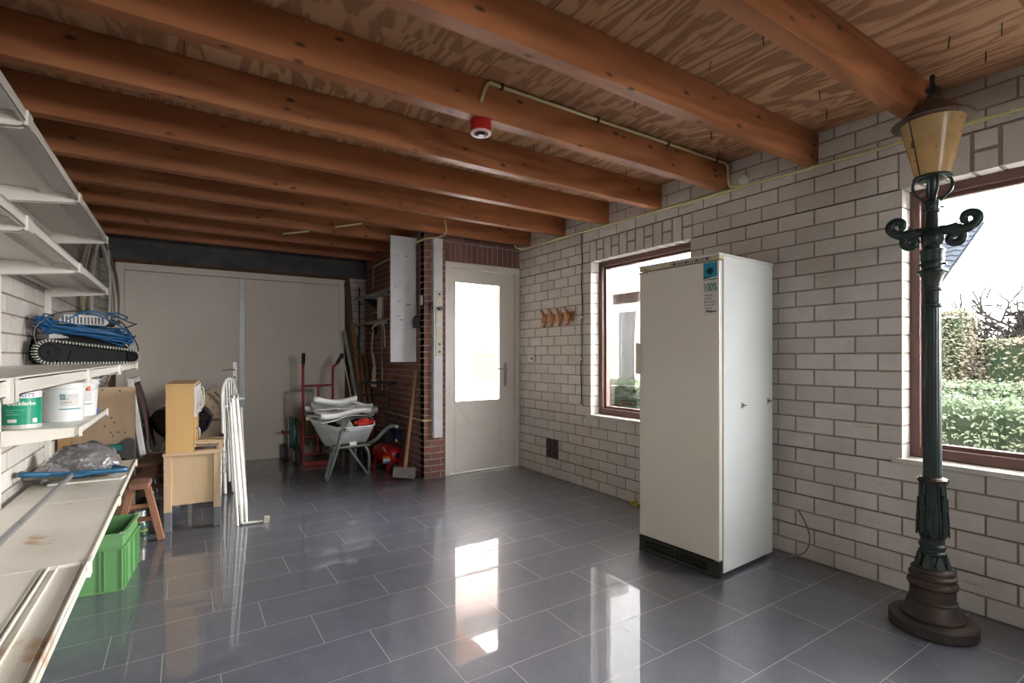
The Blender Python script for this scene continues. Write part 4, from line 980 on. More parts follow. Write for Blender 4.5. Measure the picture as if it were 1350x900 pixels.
# lowest shelf: the near section is a narrow rusty channel in front of a wide panel
shelf(UPR[2]+g, UPR[3]-g, XB, .549, 'lowest deep shelf, middle section above the green crate', M_rust, brk=(1,1))
shelf(UPR[3]+g, UPR[4]+.03, XB, .549, 'lowest deep shelf, far section beside the wooden trestle', M_rust)
t = shelf(UPR[1]+g, UPR[2]-g, XB - .115, .549, 'lowest deep shelf, wide near panel behind the rusty channel', M_rust, brk=(0,0))
t = thing('shelf_channel', 'narrow rust-stained channel plank along the front of the lowest near shelf', 'shelf', (XB - .05, 1.8, .549), 0)
mb = MB(); xa, xb2 = XB - .105, XB
mb.box((xa, UPR[1], .536), (xb2, UPR[2]-g, .539)); mb.box((xa, UPR[1], .539), (xa + .003, UPR[2]-g, .556)); mb.box((xb2 - .003, UPR[1], .51), (xb2, UPR[2]-g, .556)); mb.box((xa + .022, UPR[1], .539), (xa + .025, UPR[2]-g, .550)); mb.box((xb2-.02, UPR[1], .539), (xb2 - .018, UPR[2]-g, .550))
build('panel', mb, M_rust, t, smooth=False, world=True)
mb = MB(); mb.box((xb2 - .004, UPR[2] - .03, .50), (xb2 + .008, UPR[2] + .02, .556)); build('clip', mb, M_shelf, t, smooth=False, bevel=.002, world=True)

# ---- pool cleaning robot with its blue cable
A = Vector((-.655, 3.80, 1.217)); Bv = Vector((-.265, 4.045, 1.217)); ux = (Bv - A).normalized(); th = atan2(ux.y, ux.x)
rb = thing('pool_cleaning_robot', 'black tracked pool cleaning robot on the eye level shelf under a coil of blue cable', 'pool robot', A, th)
LR = (Bv - A).length
def track(y_):
    cpt = []; r1, r2 = .066, .041; c1, c2 = Vector((.02, 0, r1 + .006)), Vector((LR - .02, 0, r2 + .006))
    a1 = pi/2 + .06; n = 14
    pts = [c1 + Vector((cos(a)*r1, 0, sin(a)*r1)) for a in [a1 + (3*pi/2 - a1)*i/n for i in range(n+1)]]
    pts += [c2 + Vector((cos(a)*r2, 0, sin(a)*r2)) for a in [-pi/2 + (pi/2 + .06 + pi/2 - .12)*i/n for i in range(n+1)]]
    return pts, c1, c2, r1, r2
pts, c1, c2, r1, r2 = track(0)
M_bk = mat('robot_black_plastic', (.007,.007,.008), .6, spec=.12, col2=(.011,.011,.013), nscale=10)
for y0_, y1_ in ((-.012, .028), (.26, .30)):
    mb = MB(); vs = []; n = len(pts)
    # resample evenly
    tot = sum((pts[(i+1)%n]-pts[i]).length for i in range(n)); K = 74; smp = []
    for k in range(K):
        d_ = tot*k/K; i = 0
        while d_ > (pts[(i+1)%n]-pts[i]).length: d_ -= (pts[(i+1)%n]-pts[i]).length; i += 1
        e_ = pts[(i+1)%n]-pts[i]; smp.append((pts[i] + e_.normalized()*d_, Vector((e_.z, 0, -e_.x)).normalized()))
    inner = []; cm = (c1 + c2)/2
    for p, nn in smp:
        if (p - cm).dot(nn) < 0: nn = -nn
        inner.append((p, nn))
    vs = []
    for p, nn in inner:
        for off_, yy in ((0, y0_), (0, y1_), (-.007, y1_), (-.007, y0_)): q = p + nn*off_; vs.append((q.x, yy, q.z))
    fs = []
    for k in range(K):
        j = (k+1) % K
        for c_ in range(4): fs.append((k*4+c_, k*4+(c_+1)%4, j*4+(c_+1)%4, j*4+c_))
    mb.add(vs, fs)
    for p, nn in inner:
        tdir = Vector((-nn.z, 0, nn.x)); mb.beam(p + nn*.003 + Vector((0,y0_-.001,0)), p + nn*.003 + Vector((0,y1_+.001,0)), .0055, .006, 1, up=nn)
        mb.beam(p - nn*.004 + Vector((0,y0_-.003,0)), p - nn*.004 + Vector((0,y0_+.003,0)), .0045, .010, 1, up=nn)
    o = build('track', mb, [M_rubber, mat('pale_track_tooth', (.50,.49,.42), .6)], rb, smooth=False); o['label'] = 'black toothed track with pale lugs'
    mb = MB(); mb.cyl((c1.x, y0_+.004, c1.z), (c1.x, y1_-.004, c1.z), r1 - .008, 32); mb.cyl((c2.x, y0_+.002, c2.z), (c2.x, y1_, c2.z), r2 - .009, 28)
    mb.lathe([(r1-.02, y0_), (r1-.03, y0_+.004), (.012, y0_+.003), (.010, y0_-.001), (0, y0_-.001)], 28, (c1.x, 0, c1.z), 'y', cap=False); mb.lathe([(r2-.014, y0_-.002), (r2-.02, y0_+.002), (0, y0_+.002)], 24, (c2.x, 0, c2.z), 'y', cap=False)
    mb.prism([(c1.x + .04, .014), (c2.x - .03, .012), (c2.x - .03, c2.z + .028), (c1.x + .04, c1.z + .045)], (0, y0_+.008, 0), (1,0,0), (0,0,1), (0,1,0), .02)
    mb.prism([(c1.x + .085, .02), (c2.x - .06, .018), (c2.x - .05, .055), (c1.x + .10, .085)], (0, y0_+.002, 0), (1,0,0), (0,0,1), (0,1,0), .008)
    build('side_frame', mb, M_bk, rb, ang=30)
mb = MB(); mb.prism([(.0,.03),(LR-.02,.02),(LR-.01,.10),(LR-.08,.165),(.10,.185),(.02,.14)], (0,.03,0), (1,0,0), (0,0,1), (0,1,0), .23)
build('body', mb, M_bk, rb, smooth=False, bevel=.012, seg=3)
mb = MB(); mb.prism([(.03,.145),(.12,.152),(.13,.16),(.06,.185),(.03,.175)], (0,.028,0), (1,0,0), (0,0,1), (0,1,0), .14); o = build('grey_cover', mb, mat('robot_grey_plastic', (.32,.31,.30), .4), rb, smooth=False, bevel=.005)
rg = random.Random(8); t = thing('coiled_cable', 'bright blue coiled cable draped over the black pool robot', 'cable', A + Vector((0,0,.1)), th)
M_blue = mat('blue_cable', (.012,.10,.26), .4, col2=(.01,.08,.20), nscale=9)
mb = MB(); allp = []
for k in range(15):
    cx_, cz_ = LR*.5 + rg.gauss(0,.012), .150 + .004*k + rg.gauss(0,.004); ra, rb_ = .225 + rg.gauss(.0,.014), .075 + rg.gauss(0,.02); tl_ = -.11 + rg.gauss(0,.03); n = 22
    for i in range(n):
        a = 2*pi*i/n + k*.13; x_ = cx_ + cos(a)*ra; y_ = .06 + sin(a)*rb_*1.0
        z_ = cz_ + (x_ - LR*.5)*tl_*1.6 + .004*sin(3*a + k) - .10 - (.02 if abs(cos(a)) > .93 else 0) + .03*(1 if y_ > .03 else -.35)
        allp.append(Vector((x_, y_, z_ + .012)))
mb.tube(smoothpath(allp, 2), .0042, 7); build('coil', mb, M_blue, t)
mb = MB(); mb.tube(smoothpath([(.16,.05,.165),(.17,-.0,.205),(.24,-.02,.215),(.34,.0,.195),(.42,.05,.185),(.47,.1,.20),(.43,.13,.225),(.36,.10,.22)]), .0045, 8); mb.tube(smoothpath([(.10,-.02,.16),(.17,-.025,.205),(.28,-.02,.18),(.40,0,.12),(.45,.02,.06),(.42,.0,.045)]), .0045, 8); build('loose_loop', mb, M_blue, t)
# power unit on top
pw = thing('power_supply', 'light grey ribbed power supply box lying on top of the pool robot', 'power supply', A + ux*.20 + Vector((-ux.y, ux.x, 0))*.10 + Vector((0,0,.235)), th)
M_lg = mat('light_grey_plastic', (.46,.46,.45), .4)
mb = MB(); mb.prism([(-.12,0),(.11,0),(.135,.02),(.10,.062),(-.09,.062),(-.125,.03)], (0,-.075,0), (1,0,0), (0,0,1), (0,1,0), .15); build('case', mb, M_lg, pw, smooth=False, bevel=.006)
for k in range(11): mb = MB(); mb.box((-.105 + k*.018, -.084, .006), (-.099 + k*.018, -.074, .046)); build('cooling_rib', mb, M_lg, pw, smooth=False)
mb = MB(); mb.box((-.11,-.078,.008), (.10,-.0755,.046)); build('vent_slot', mb, M_dark, pw, smooth=False)
mb = MB(); mb.cyl((.12,-.05,.02), (.16,-.06,.018), .022, 14); mb.cyl((.16,-.06,.018), (.20,-.05,.03), .012, 10); build('plug', mb, M_dark, pw)
bl = thing('black_cable', 'thin black mains cable looping over the power supply and down behind the robot', 'cable', A + Vector((0,0,.02)), th)
mb = MB(); mb.tube(smoothpath([(-.02,.02,.06),(-.035,.03,.17),(.02,.03,.245),(.10,.05,.285),(.22,.03,.300),(.33,.0,.285),(.40,-.02,.25),(.46,-.0,.235),(.49,.04,.24),(.47,.08,.22),(.42,.1,.20)]), .004, 7)
mb.tube(smoothpath([(.36,-.05,.24),(.42,-.04,.16),(.48,0,.08),(.49,.06,.02),(.44,.1,.006),(.40,.13,.005)]), .0035, 7); build('cord', mb, M_dark, bl)
cbx = thing('cardboard_box', 'small brown cardboard box standing behind the left end of the pool robot', 'box', (-.63, 4.16, 1.217), .3)
M_card = mat('cardboard', (.34,.24,.16), .85, col2=(.28,.19,.13), nscale=5)
mb = MB(); mb.box((-.085,-.06,0), (.10,.06,.20)); build('carton', mb, M_card, cbx, smooth=False, bevel=.002)
for s in (-1, 1):
    mb = MB(); mb.add([(-.085, s*.002, .2005), (.10, s*.002, .2005), (.10, s*.06, .204), (-.085, s*.06, .204)], [(0,1,2,3)]); build('flap', mb, M_card, cbx, smooth=False, solid=.002)

# ---- paint tins and buckets on the short shelf
zs_ = .912
c = Vector((-.672, 3.405, zs_)); R_ = .074; fa = atan2(-c.y, -c.x)
gt = thing('paint_tin', 'green and white metal tin of paint lettered Deckfarbe on the short shelf', 'paint tin', c)
mb = MB(); mb.lathe([(R_-.003,0),(R_+.002,.003),(R_+.002,.010),(R_,.012),(R_,.188),(R_+.003,.190),(R_+.003,.198),(R_-.006,.199),(R_-.012,.194),(0,.194)], 48); build('tin', mb, mat('tin_white_metal', (.62,.62,.60), .3, .3), gt, ang=35)
mb = MB(); mb.lathe([(R_+.0008,.022),(R_+.0008,.150)], 48, cap=False); gl_ = build('label', mb, mat('tin_green', (.0,.27,.15), .35, col2=(.0,.22,.12)), gt)
mb = MB(); mb.lathe([(R_+.001,.150),(R_+.001,.182)], 48, cap=False); build('lid_band', mb, M_white, gt)
def wtext(mb, txt, size, c0, r, a_left, z, bold=0, sx=1.0, mi=0): add_text(mb, txt, size, (0,0,0), (1,0,0), (0,1,0), mi, bold, sx, ((c0[0], c0[1], z), r, a_left, 1))
mb = MB(); wtext(mb, 'Deckfarbe', .0255, (0,0), R_+.0014, fa - .70, .116, .0006); build('lettering', mb, M_white, gl_, smooth=False)
mb = MB()
for k in range(3): wtext(mb, ('fuer innen und aussen', 'wetterfest', 'seidenglaenzend')[k], .008, (0,0), R_+.0014, fa - .78, .092 - k*.011)
build('small_print', mb, mat('pale_green_ink', (.35,.6,.48), .5), gl_, smooth=False)
mb = MB(); mb.add([(cos(a)*(R_+.0014), sin(a)*(R_+.0014), z) for z in (.034,.050) for a in [fa - .7 + .48*i/6 for i in range(7)]], [(i,i+1,i+8,i+7) for i in range(6)]); build('white_patch', mb, M_white, gl_); mb = MB()
mb.add([(cos(a)*(R_+.0014), sin(a)*(R_+.0014), z) for z in (.03,.05) for a in [fa + .55 + .28*i/4 for i in range(5)]], [(i,i+1,i+6,i+5) for i in range(4)]); build('white_patch', mb, M_white, gl_)
mb = MB(); wtext(mb, "MOT'S", .024, (0,0), R_+.0016, fa - .25, .156, .0003); build('handwriting', mb, mat('blue_marker', (.03,.06,.25), .5), gt, smooth=False)
mb = MB(); mb.tube([(cos(fa+.95+.0)*(R_+.004), sin(fa+.95)*(R_+.004), .185)] + [(cos(fa+.95+.25*sin(t))*(R_+.006+.016*sin(t)), sin(fa+.95+.25*sin(t))*(R_+.006+.016*sin(t)), .185 - .022*(1-cos(t))) for t in (.6,1.2,1.9,2.6,3.1)], .0012, 6); build('wire_handle', mb, M_chrome, gt)
def bucket(c, r0, r1, h, label, front):
    b = thing('plastic_bucket', label, 'bucket', c, 0, 'white plastic buckets beside the green tin'); fa = atan2(-c[1], -c[0])
    mb = MB(); mb.lathe([(r0-.004,0),(r0,.004),(r1,h-.03),(r1+.006,h-.028),(r1+.006,h-.020),(r1+.001,h-.018),(r1+.001,h-.008),(r1+.007,h-.006),(r1+.007,h+.002),(r1-.004,h+.002),(r1-.008,h-.004),(0,h-.004)], 48); build('tub', mb, mat('bucket_white_plastic', (.70,.71,.71), .35, col2=(.66,.67,.67)), b, ang=35)
    mb = MB(); pts_ = [(cos(fa+1.5)*(r1+.006), sin(fa+1.5)*(r1+.006), h-.022)] + [(cos(fa+1.5-t)*(r1+.012), sin(fa+1.5-t)*(r1+.012), h-.022-.05*sin(t*pi/3.0)) for t in (.5,1,1.5,2,2.5)] + [(cos(fa-1.5)*(r1+.006), sin(fa-1.5)*(r1+.006), h-.022)]
    if not front: mb.tube(smoothpath(pts_, 3), .0016, 6); build('wire_handle', mb, M_chrome, b)
    rr = lambda z: r0 + (r1-r0)*z/(h-.03) + .0012
    def patch(mb, a0, a1, z0, z1, mi=0, e=0.0):
        n = 8; mb.add([(cos(a)*(rr(z)+e), sin(a)*(rr(z)+e), z) for z in (z0,z1) for a in [fa + a0 + (a1-a0)*i/n for i in range(n+1)]], [(i,i+1,i+n+2,i+n+1) for i in range(n)], mi)
    mats = [mat('bucket_label_paper', (.60,.585,.56), .5), mat('label_teal', (.02,.22,.24), .4), mat('label_orange', (.75,.16,.03), .4), M_dark, mat('label_yellow', (.7,.55,.05), .4)]
    mb = MB()
    if front:
        patch(mb, -.15, .75, .085, .150, 0); patch(mb, -.15, .08, .122, .150, 1, .0006)
        for k in range(3):
            a_ = -.12 + k*.06; n=4; mb.tube([(cos(fa+a_+.05*i/n)*(rr(.136)+.0012), sin(fa+a_+.05*i/n)*(rr(.136)+.0012), .126 + .020*i/n) for i in range(n+1)], .0011, 4, 0)
        patch(mb, -.20, .95, .066, .072, 1)
    else:
        patch(mb, .2, .62, .150, .178, 2, .0006); patch(mb, .0, .12, .085, .15, 4); patch(mb, -.1, .8, .07, .075, 1); patch(mb, .2, .7, .09, .14, 0)
    lb = build('label', mb, mats, b)
    mb = MB()
    if front:
        for k, (tx, sz, aa) in enumerate((('Chlor  Plus', .013, .13), ('granulat fuer', .008, -.10), ('Schwimmbecken', .008, -.10))): add_text(mb, tx, sz, (0,0,0), (1,0,0), (0,1,0), 0, 0, .8, ((0,0,.138 - k*.018), rr(.12)+.0008, fa+aa, 1))
    else: add_text(mb, 'x', .034, (0,0,0), (1,0,0), (0,1,0), 0, .002, .8, ((0,0,.154), rr(.16)+.001, fa+.31, 1))
    build('lettering', mb, M_dark, lb, smooth=False)
bucket((-.555, 3.665, zs_), .083, .094, .205, 'front white plastic bucket with a teal square on its label', True)
bucket((-.528, 3.93, zs_), .083, .094, .215, 'rear white plastic bucket with an orange warning square', False)
mb = MB(); mb.ball((-.47, 4.08, zs_ + .018), .018, 1, 1, 1); mb.cyl((-.47,4.08,zs_+.03), (-.47,4.08,zs_+.055), .008); tag(build('blue_bottle_cap', mb, mat('bright_blue_plastic', (.03,.13,.5), .4), world=True, loc=(-.47,4.08,zs_)), 'small blue plastic knob behind the white buckets', 'cap')

# ---- lowest shelf: plastic bag, pool skimmer
rg = random.Random(3)
def lump(mb, c, sx_, sy_, sz_, seed, amp=.22, n=40, m_=24, freq=3.0, flatb=True):
    vs = []; fs = []; c = Vector(c)
    for i in range(m_+1):
        t = pi*i/m_
        for k in range(n):
            a = 2*pi*k/n; d_ = Vector((sin(t)*cos(a), sin(t)*sin(a), cos(t)))
            q = mnoise.noise(d_*freq + Vector((seed, seed*1.7, 0))); q2 = mnoise.noise(d_*freq*3.1 + Vector((seed, 3, seed))); q3 = abs(mnoise.noise(d_*freq*6 + Vector((1, seed, 3))))
            r = 1 + amp*q + amp*.45*q2 - amp*.5*q3
            p = Vector((d_.x*sx_*r, d_.y*sy_*r, d_.z*sz_*r))
            if flatb and p.z < -sz_*.55: p.z = -sz_*.55
            vs.append(c + p + Vector((0,0,sz_*.55 if flatb else 0)))
    for i in range(m_):
        for k in range(n): fs.append((i*n+k, (i+1)*n+k, (i+1)*n+(k+1)%n, i*n+(k+1)%n))
    mb.add(vs, fs)
m, ns, ls, bs = newmat('clear_wrap_over_grey'); bs.inputs['Base Color'].default_value = (.17,.165,.17,1); bs.inputs['Roughness'].default_value = .18; bs.inputs['Coat Weight'].default_value = .8
co = coords(ns, ls, (1,1,1)); nz = N(ns, 'ShaderNodeTexNoise', Scale=14.0, Detail=5.0, Distortion=1.2); ls.new(co, nz.inputs['Vector']); bumpn(ns, ls, bs, nz.outputs[0], 1.0, .02)
ls.new(mixc(ns, ls, ramp(ns, ls, nz.outputs[0], [(.5, 0.0), (.62, 1.0)]), (.15,.145,.15), (.30,.295,.30)), bs.inputs['Base Color'])
M_wrap = m
mb = MB(); lump(mb, (-.51, 3.98, .550), .18, .13, .122, 2.2, .14, 60, 36, 2.2)
lump(mb, (-.64, 3.90, .550), .085, .13, .065, 5.2, .14, 40, 20, 2.2)
t = thing('plastic_wrapped_bundle', 'crumpled bundle in shiny transparent plastic on the lowest shelf', 'bag', (-.52, 3.85, .55)); build('wrapping', mb, M_wrap, t, world=True, ang=80)
sk_ = thing('pool_skimmer', 'blue framed pool skimmer with grey pole lying on the lowest shelf', 'pool skimmer', (-.50, 3.1, .6))
hl, hr, hm = PT(20, 627, 2.62), PT(165, 619, 2.98), PT(91, 624, 2.80)
if hl.x < XL + .04: hl.x = XL + .045
mb = MB(); d_ = (hr - hl).normalized(); up_ = Vector((0,0,1)); fw = d_.cross(up_).normalized()
path = smoothpath([hl + fw*-.12 + Vector((.02,0,-.012)), hl + fw*-.04, hl, hl.lerp(hm, .5) + fw*.012, hm + fw*.02, hr.lerp(hm, .5) + fw*.012, hr, hr - fw*.05, hr - fw*.14 + d_*-.02], 5)
mb.tube(path, .0125, 10, flat=1.2); mb.prism([(-.10,0),(.10,0),(.025,-.075),(-.025,-.075)], hm + fw*.02 - up_*.006, d_, -fw, up_, .014)
build('frame', mb, mat('skimmer_blue_plastic', (.010,.085,.17), .35), sk_, world=True)
pdir = (PT(0, 711, 1.72) - hm).normalized(); ps = hm + fw*.06; pe = PT(-60, 769, 1.45)
mb = MB(); mb.cyl(ps, pe, .0125, 16); build('pole', mb, mat('grey_aluminium_pole', (.40,.40,.42), .35, .6), sk_, world=True)
back = [hl - fw*.26 + Vector((.04,0,-.02)), hr - fw*.30 + d_*-.04]
def netf(u, v):
    a = hl.lerp(hr, u) - fw*.02*0; b = back[0].lerp(back[1], u); p = a.lerp(b, v); nz_ = mnoise.noise(Vector((u*5, v*4, 1.3)))
    p.z = max(.556, p.z - .045*sin(min(1, v*1.4)*pi/2) + .018*nz_); return p
mb = MB(); mb.sheet(netf, 26, 18); build('net_bag', mb, mat('beige_net', (.40,.36,.28), .8, col2=(.26,.24,.19), nscale=14, thr=(.45,.6)), sk_, world=True, solid=.002)
fp = thing('foam_strip', 'flat cream strip lying under the skimmer net on the lowest shelf', 'strip', (-.45, 3.3, .55), 0)
fa_, fb_ = onZ(62, 641, .552), onZ(160, 632, .552); fdv = fb_ - fa_; mb = MB(); mb.prism([(0,0),(fdv.length,0),(fdv.length+.01,.10),(.01,.10)], fa_, fdv.normalized(), Vector((-fdv.y, fdv.x, 0)).normalized(), (0,0,1), .010); build('strip', mb, M_shelf, fp, smooth=False, bevel=.002, world=True)

# ---- light wooden panel with holes and wavy grey pockets behind the shelf end
M_birch = woodmat('birch_ply', (.56,.42,.28), (.48,.34,.22), 'z', 1.0, .55, ring=5, streak=.6)
yp = 4.66; pr = onY(177, 513, yp); pl = -.735
wp = thing('wooden_tool_board', 'pale plywood toy workbench board with round holes and wavy grey pockets', 'board', ((pr.x+pl)/2, yp, .12))
xr_ = onY(178.5, 600, yp).x; top_ = onY(150, 510, yp).z; zw1 = onY(150, 581, yp).z; 
mb = MB(); mb.box((pl + .06, yp, .0), (xr_, yp + .016, top_)); mb.box((pl, yp - .02, .0), (pl + .07, yp + .02, .92), 1); build('panel', mb, [M_birch, woodmat('orange_post_wood', (.50,.30,.14), (.40,.22,.10), 'z', 1.0, .5)], wp, smooth=False, bevel=.004, world=True)
for hx_, hy_ in ((135,514),(158,515),(147,550.5),(151,556.5),(138,562),(146.5,570),(149,574.5),(156,569.5),(164.5,570)):
    p = onY(hx_, hy_, yp); mb = MB(); mb.cyl((p.x, yp - .0012, p.z), (p.x, yp + .001, p.z), .0055, 10); build('hole', mb, M_dark, wp, world=True)
M_felt = mat('grey_felt', (.13,.13,.135), .95, col2=(.10,.10,.105), nscale=20)
for j, (zt0, dep) in enumerate(((zw1, .05), (zw1 - .15, .075))):
    n = 30; x0_, x1_ = pl + .10, xr_ - .005; poly = [(x0_ + (x1_-x0_)*i/n, zt0 - .012 - .028*cos((i/n)*2*pi*1.6 + .5 + j)) for i in range(n+1)]
    mb = MB(); mb.prism(poly + [(x1_, zt0 - .15), (x0_, zt0 - .15)], (0, yp - .006, 0), (1,0,0), (0,0,1), (0,1,0), .005); build('pocket', mb, M_felt, wp, world=True)
    poly2 = [(x0_ + (x1_-x0_)*i/n, zt0 - .150 + .018*cos((i/n)*2*pi*1.6 + .9 + j)) for i in range(n+1)]
    mb = MB(); mb.prism(poly2 + [(x1_, zt0 - .20), (x0_, zt0 - .20)], (0, yp - .010 - dep*.0, 0), (1,0,0), (0,0,1), (0,1,0), .005)
    o = build('pocket_front', mb, M_birch, wp, world=True); 
M_teal = mat('teal_plastic', (.0,.24,.26), .35)
t0, t1 = onY(139, 587, 4.60), onY(161, 593.5, 4.60)
mb = MB(); mb.box((t0.x, 4.59, t1.z), (t1.x, 4.645, t0.z)); tag(build('teal_case', mb, M_teal, smooth=False, bevel=.006, world=True, loc=((t0.x+t1.x)/2, 4.62, t1.z)), 'bright teal plastic case tucked in the upper grey pocket of the tool board', 'case')
p = onY(151, 604, 4.60); mb = MB(); mb.cyl((p.x - .05, 4.62, p.z - .01), (p.x + .03, 4.62, p.z + .012), .014, 12); tag(build('teal_tool', mb, M_teal, world=True, loc=(p.x, 4.62, p.z)), 'small teal plastic tool in the lower grey pocket of the tool board', 'tool')

# ---- green stacking crate
gc = onZ(162, 778); ca = radians(-6)
cr = thing('stacking_crate', 'green plastic stacking crate on the floor under the lowest shelf', 'crate', (gc.x, gc.y, 0), ca)
M_gr = mat('crate_green', (.13,.31,.12), .4, col2=(.115,.28,.105), nscale=4)
Lx, Ly, Hh = .44, .38, .312; th_ = .006
mb = MB(); mb.box((-Lx, 0, .01), (0, Ly, .016))
for a, b in (((-Lx, 0, .01), (0, th_, Hh)), ((-Lx, Ly-th_, .01), (0, Ly, Hh)), ((-Lx, th_, .01), (-Lx+th_, Ly-th_, Hh)), ((-th_, th_, .01), (0, Ly-th_, Hh))): mb.box(a, b)
build('walls', mb, M_gr, cr, smooth=False, bevel=.002)
mb = MB(); e = .012
for z0_, z1_ in ((Hh - .012, Hh), (Hh - .085, Hh - .075)):
    mb.box((-Lx-e, -e, z0_), (e, 0, z1_)); mb.box((-Lx-e, Ly, z0_), (e, Ly+e, z1_)); mb.box((-Lx-e, 0, z0_), (-Lx, Ly, z1_)); mb.box((0, 0, z0_), (e, Ly, z1_))
mb.box((-Lx-.002, -.002, 0), (.002, Ly+.002, .012))
build('rim', mb, M_gr, cr, smooth=False, bevel=.002)
for x_ in (-.001, -.075, -.095, -.37, -Lx + .006):
    mb = MB(); mb.box((x_ - .005, -e, .012), (x_, 0, Hh - .075)); build('rib', mb, M_gr, cr, smooth=False, bevel=.001)
for y_ in (0.0, .06, .19, Ly - .06, Ly - .005):
    mb = MB(); mb.box((0, y_, .012), (e, y_ + .005, Hh - .075)); build('rib', mb, M_gr, cr, smooth=False, bevel=.001)
for x_, y_ in ((.0, 0), (.0, Ly)):
    mb = MB(); mb.box((x_ - .014, y_ - .012, Hh - .004), (x_ + .012, y_ + .012, Hh + .004)); build('corner_lug', mb, mat('pale_green_plastic', (.30,.45,.28), .4), cr, smooth=False, bevel=.002)
mb = MB(); add_text(mb, 'ALABA', .075, (-.40, Ly - th_ - .0008, Hh - .10), (1,0,0), (0,0,1), 0, 0, .9); 
for k in range(5): mb.box((-.37 + k*.05, Ly - th_ - .001, Hh - .16), (-.345 + k*.05, Ly - th_, Hh - .115))
build('embossed_lettering', mb, mat('pale_green_plastic', (.30,.45,.28)), cr, smooth=False)

# ---- wooden trestle
M_tw = woodmat('brown_trestle_wood', (.30,.155,.095), (.19,.09,.055), 'y', 1.3, .7, ring=8, c3=(.24,.13,.09), streak=.6)
M_tl = woodmat('reddish_leg_wood', (.36,.17,.10), (.25,.11,.065), 'z', 1.3, .65, ring=6, streak=.6)
tr = thing('wooden_trestle', 'low brown wooden trestle with splayed legs beside the green crate', 'trestle', (-.26, 4.25, 0), radians(-4))
mb = MB(); mb.box((-.055, 0, .362), (.055, 1.15, .402)); build('top', mb, M_tw, tr, smooth=False, bevel=.004)
for y_ in (.05, 1.08):
    for s in (-1, 1):
        mb = MB(); mb.beam((s*.045, y_, .365), (s*.128, y_ - (.04 if y_ < .5 else -.04), 0.003), .042, .034, up=(0,1,0)); build('leg', mb, M_tl, tr, smooth=False, bevel=.004)
    for z_ in (.15, .24): mb = MB(); w_ = .045 + (.365 - z_)/.365*.083; mb.box((-w_, y_ - .015, z_ - .014), (w_, y_ + .008, z_ + .014)); build('rung', mb, M_tl, tr, smooth=False, bevel=.002)
pk = thing('wooden_plank', 'weathered brown plank lying on the far part of the trestle', 'plank', (-.235, 4.86, .403), radians(-6))
mb = MB(); mb.box((-.09, 0, 0), (.10, .56, .030)); build('board', mb, woodmat('dark_weathered_plank', (.22,.125,.085), (.14,.075,.05), 'y', 1.0, .8, ring=8), pk, smooth=False, bevel=.003)
# tins under the trestle
ct_ = onZ(189, 707); ct_.z = 0
gt2 = thing('round_tin', 'round dark green tin on the floor behind the trestle leg', 'tin', ct_ + Vector((-.02, .05, 0)))
mb = MB(); mb.lathe([(.044,0),(.048,.004),(.048,.075),(.045,.082),(.043,.088),(0,.088)], 32); build('tin', mb, mat('tin_dark_green', (.012,.06,.035), .3), gt2, ang=35)
mb = MB(); fa2 = atan2(-gt2.location.y, -gt2.location.x); add_text(mb, 'Vasco', .03, (0,0,0), (1,0,0), (0,1,0), 0, .0006, .9, ((0,0,.032), .0488, fa2 - .3, 1)); build('lettering', mb, mat('gold_print', (.45,.38,.08), .4), gt2, smooth=False)
st2 = thing('round_tin', 'bare silver tin standing on the dark green tin', 'tin', gt2.location + Vector((0,0,.089)))
mb = MB(); mb.lathe([(.034,0),(.036,.002),(.036,.078),(.038,.080),(.038,.086),(.0,.086)], 32); build('tin', mb, M_chrome, st2, ang=35)
for i, (x, y, z, s, lab) in enumerate(((-.37, 4.62, 0, .10, 'crumpled silver foil bag on the floor under the trestle, nearer one'), (-.30, 4.95, 0, .12, 'crumpled dark bag with foil sheen on the floor under the trestle plank'))):
    mb = MB(); lump(mb, (x, y, z), s, s*1.2, s*.8, 4.1 + i, .3, 30, 18, 3.0); tag(build('crumpled_bag', mb, M_wrap if i == 0 else mat('black_bag', (.02,.02,.022), .3), world=True, loc=(x, y, z), ang=80), lab, 'bag')
# ================================================================== BACK LEFT: toy kitchen, kettle grill, folded things
M_kit = woodmat('honey_birch_veneer', (.66,.42,.17), (.60,.37,.14), 'z', .8, .42, ring=3, streak=.8)
M_kit2 = woodmat('pale_birch_veneer', (.60,.44,.28), (.50,.35,.21), 'z', .8, .45, ring=7, streak=.5)
M_feet = mat('grey_plastic_foot', (.16,.17,.19), .45)
kp = onZ(215.5, 703); kr = radians(-3.7)
kt = thing('toy_kitchen', 'childs wooden play kitchen turned sideways, grey feet, white framed hatch at its top', 'toy kitchen', (kp.x, kp.y, 0), kr)
KD, KW = .355, .72
for x0_ in (0, KD - .048):
    for y0_ in (0, KW - .048):
        mb = MB(); mb.box((x0_, y0_, .143), (x0_ + .048, y0_ + .048, .545)); o = build('leg', mb, M_kit2, kt, smooth=False, bevel=.003)
        mb = MB(); mb.box((x0_ + .001, y0_ + .001, 0), (x0_ + .047, y0_ + .047, .143)); build('foot', mb, M_feet, o, smooth=False, bevel=.003)
for y0_ in (.016, KW - .028):
    mb = MB(); mb.box((.048, y0_, .185), (KD - .048, y0_ + .012, .545)); build('side_panel', mb, M_kit2, kt, smooth=False, bevel=.001)
mb = MB(); mb.box((.0, .05, .185), (.012, KW - .05, .545)); build('back_panel', mb, M_kit2, kt, smooth=False)
mb = MB(); mb.box((.02, .02, .185), (KD - .02, KW - .02, .197)); build('bottom_shelf', mb, M_kit2, kt, smooth=False)
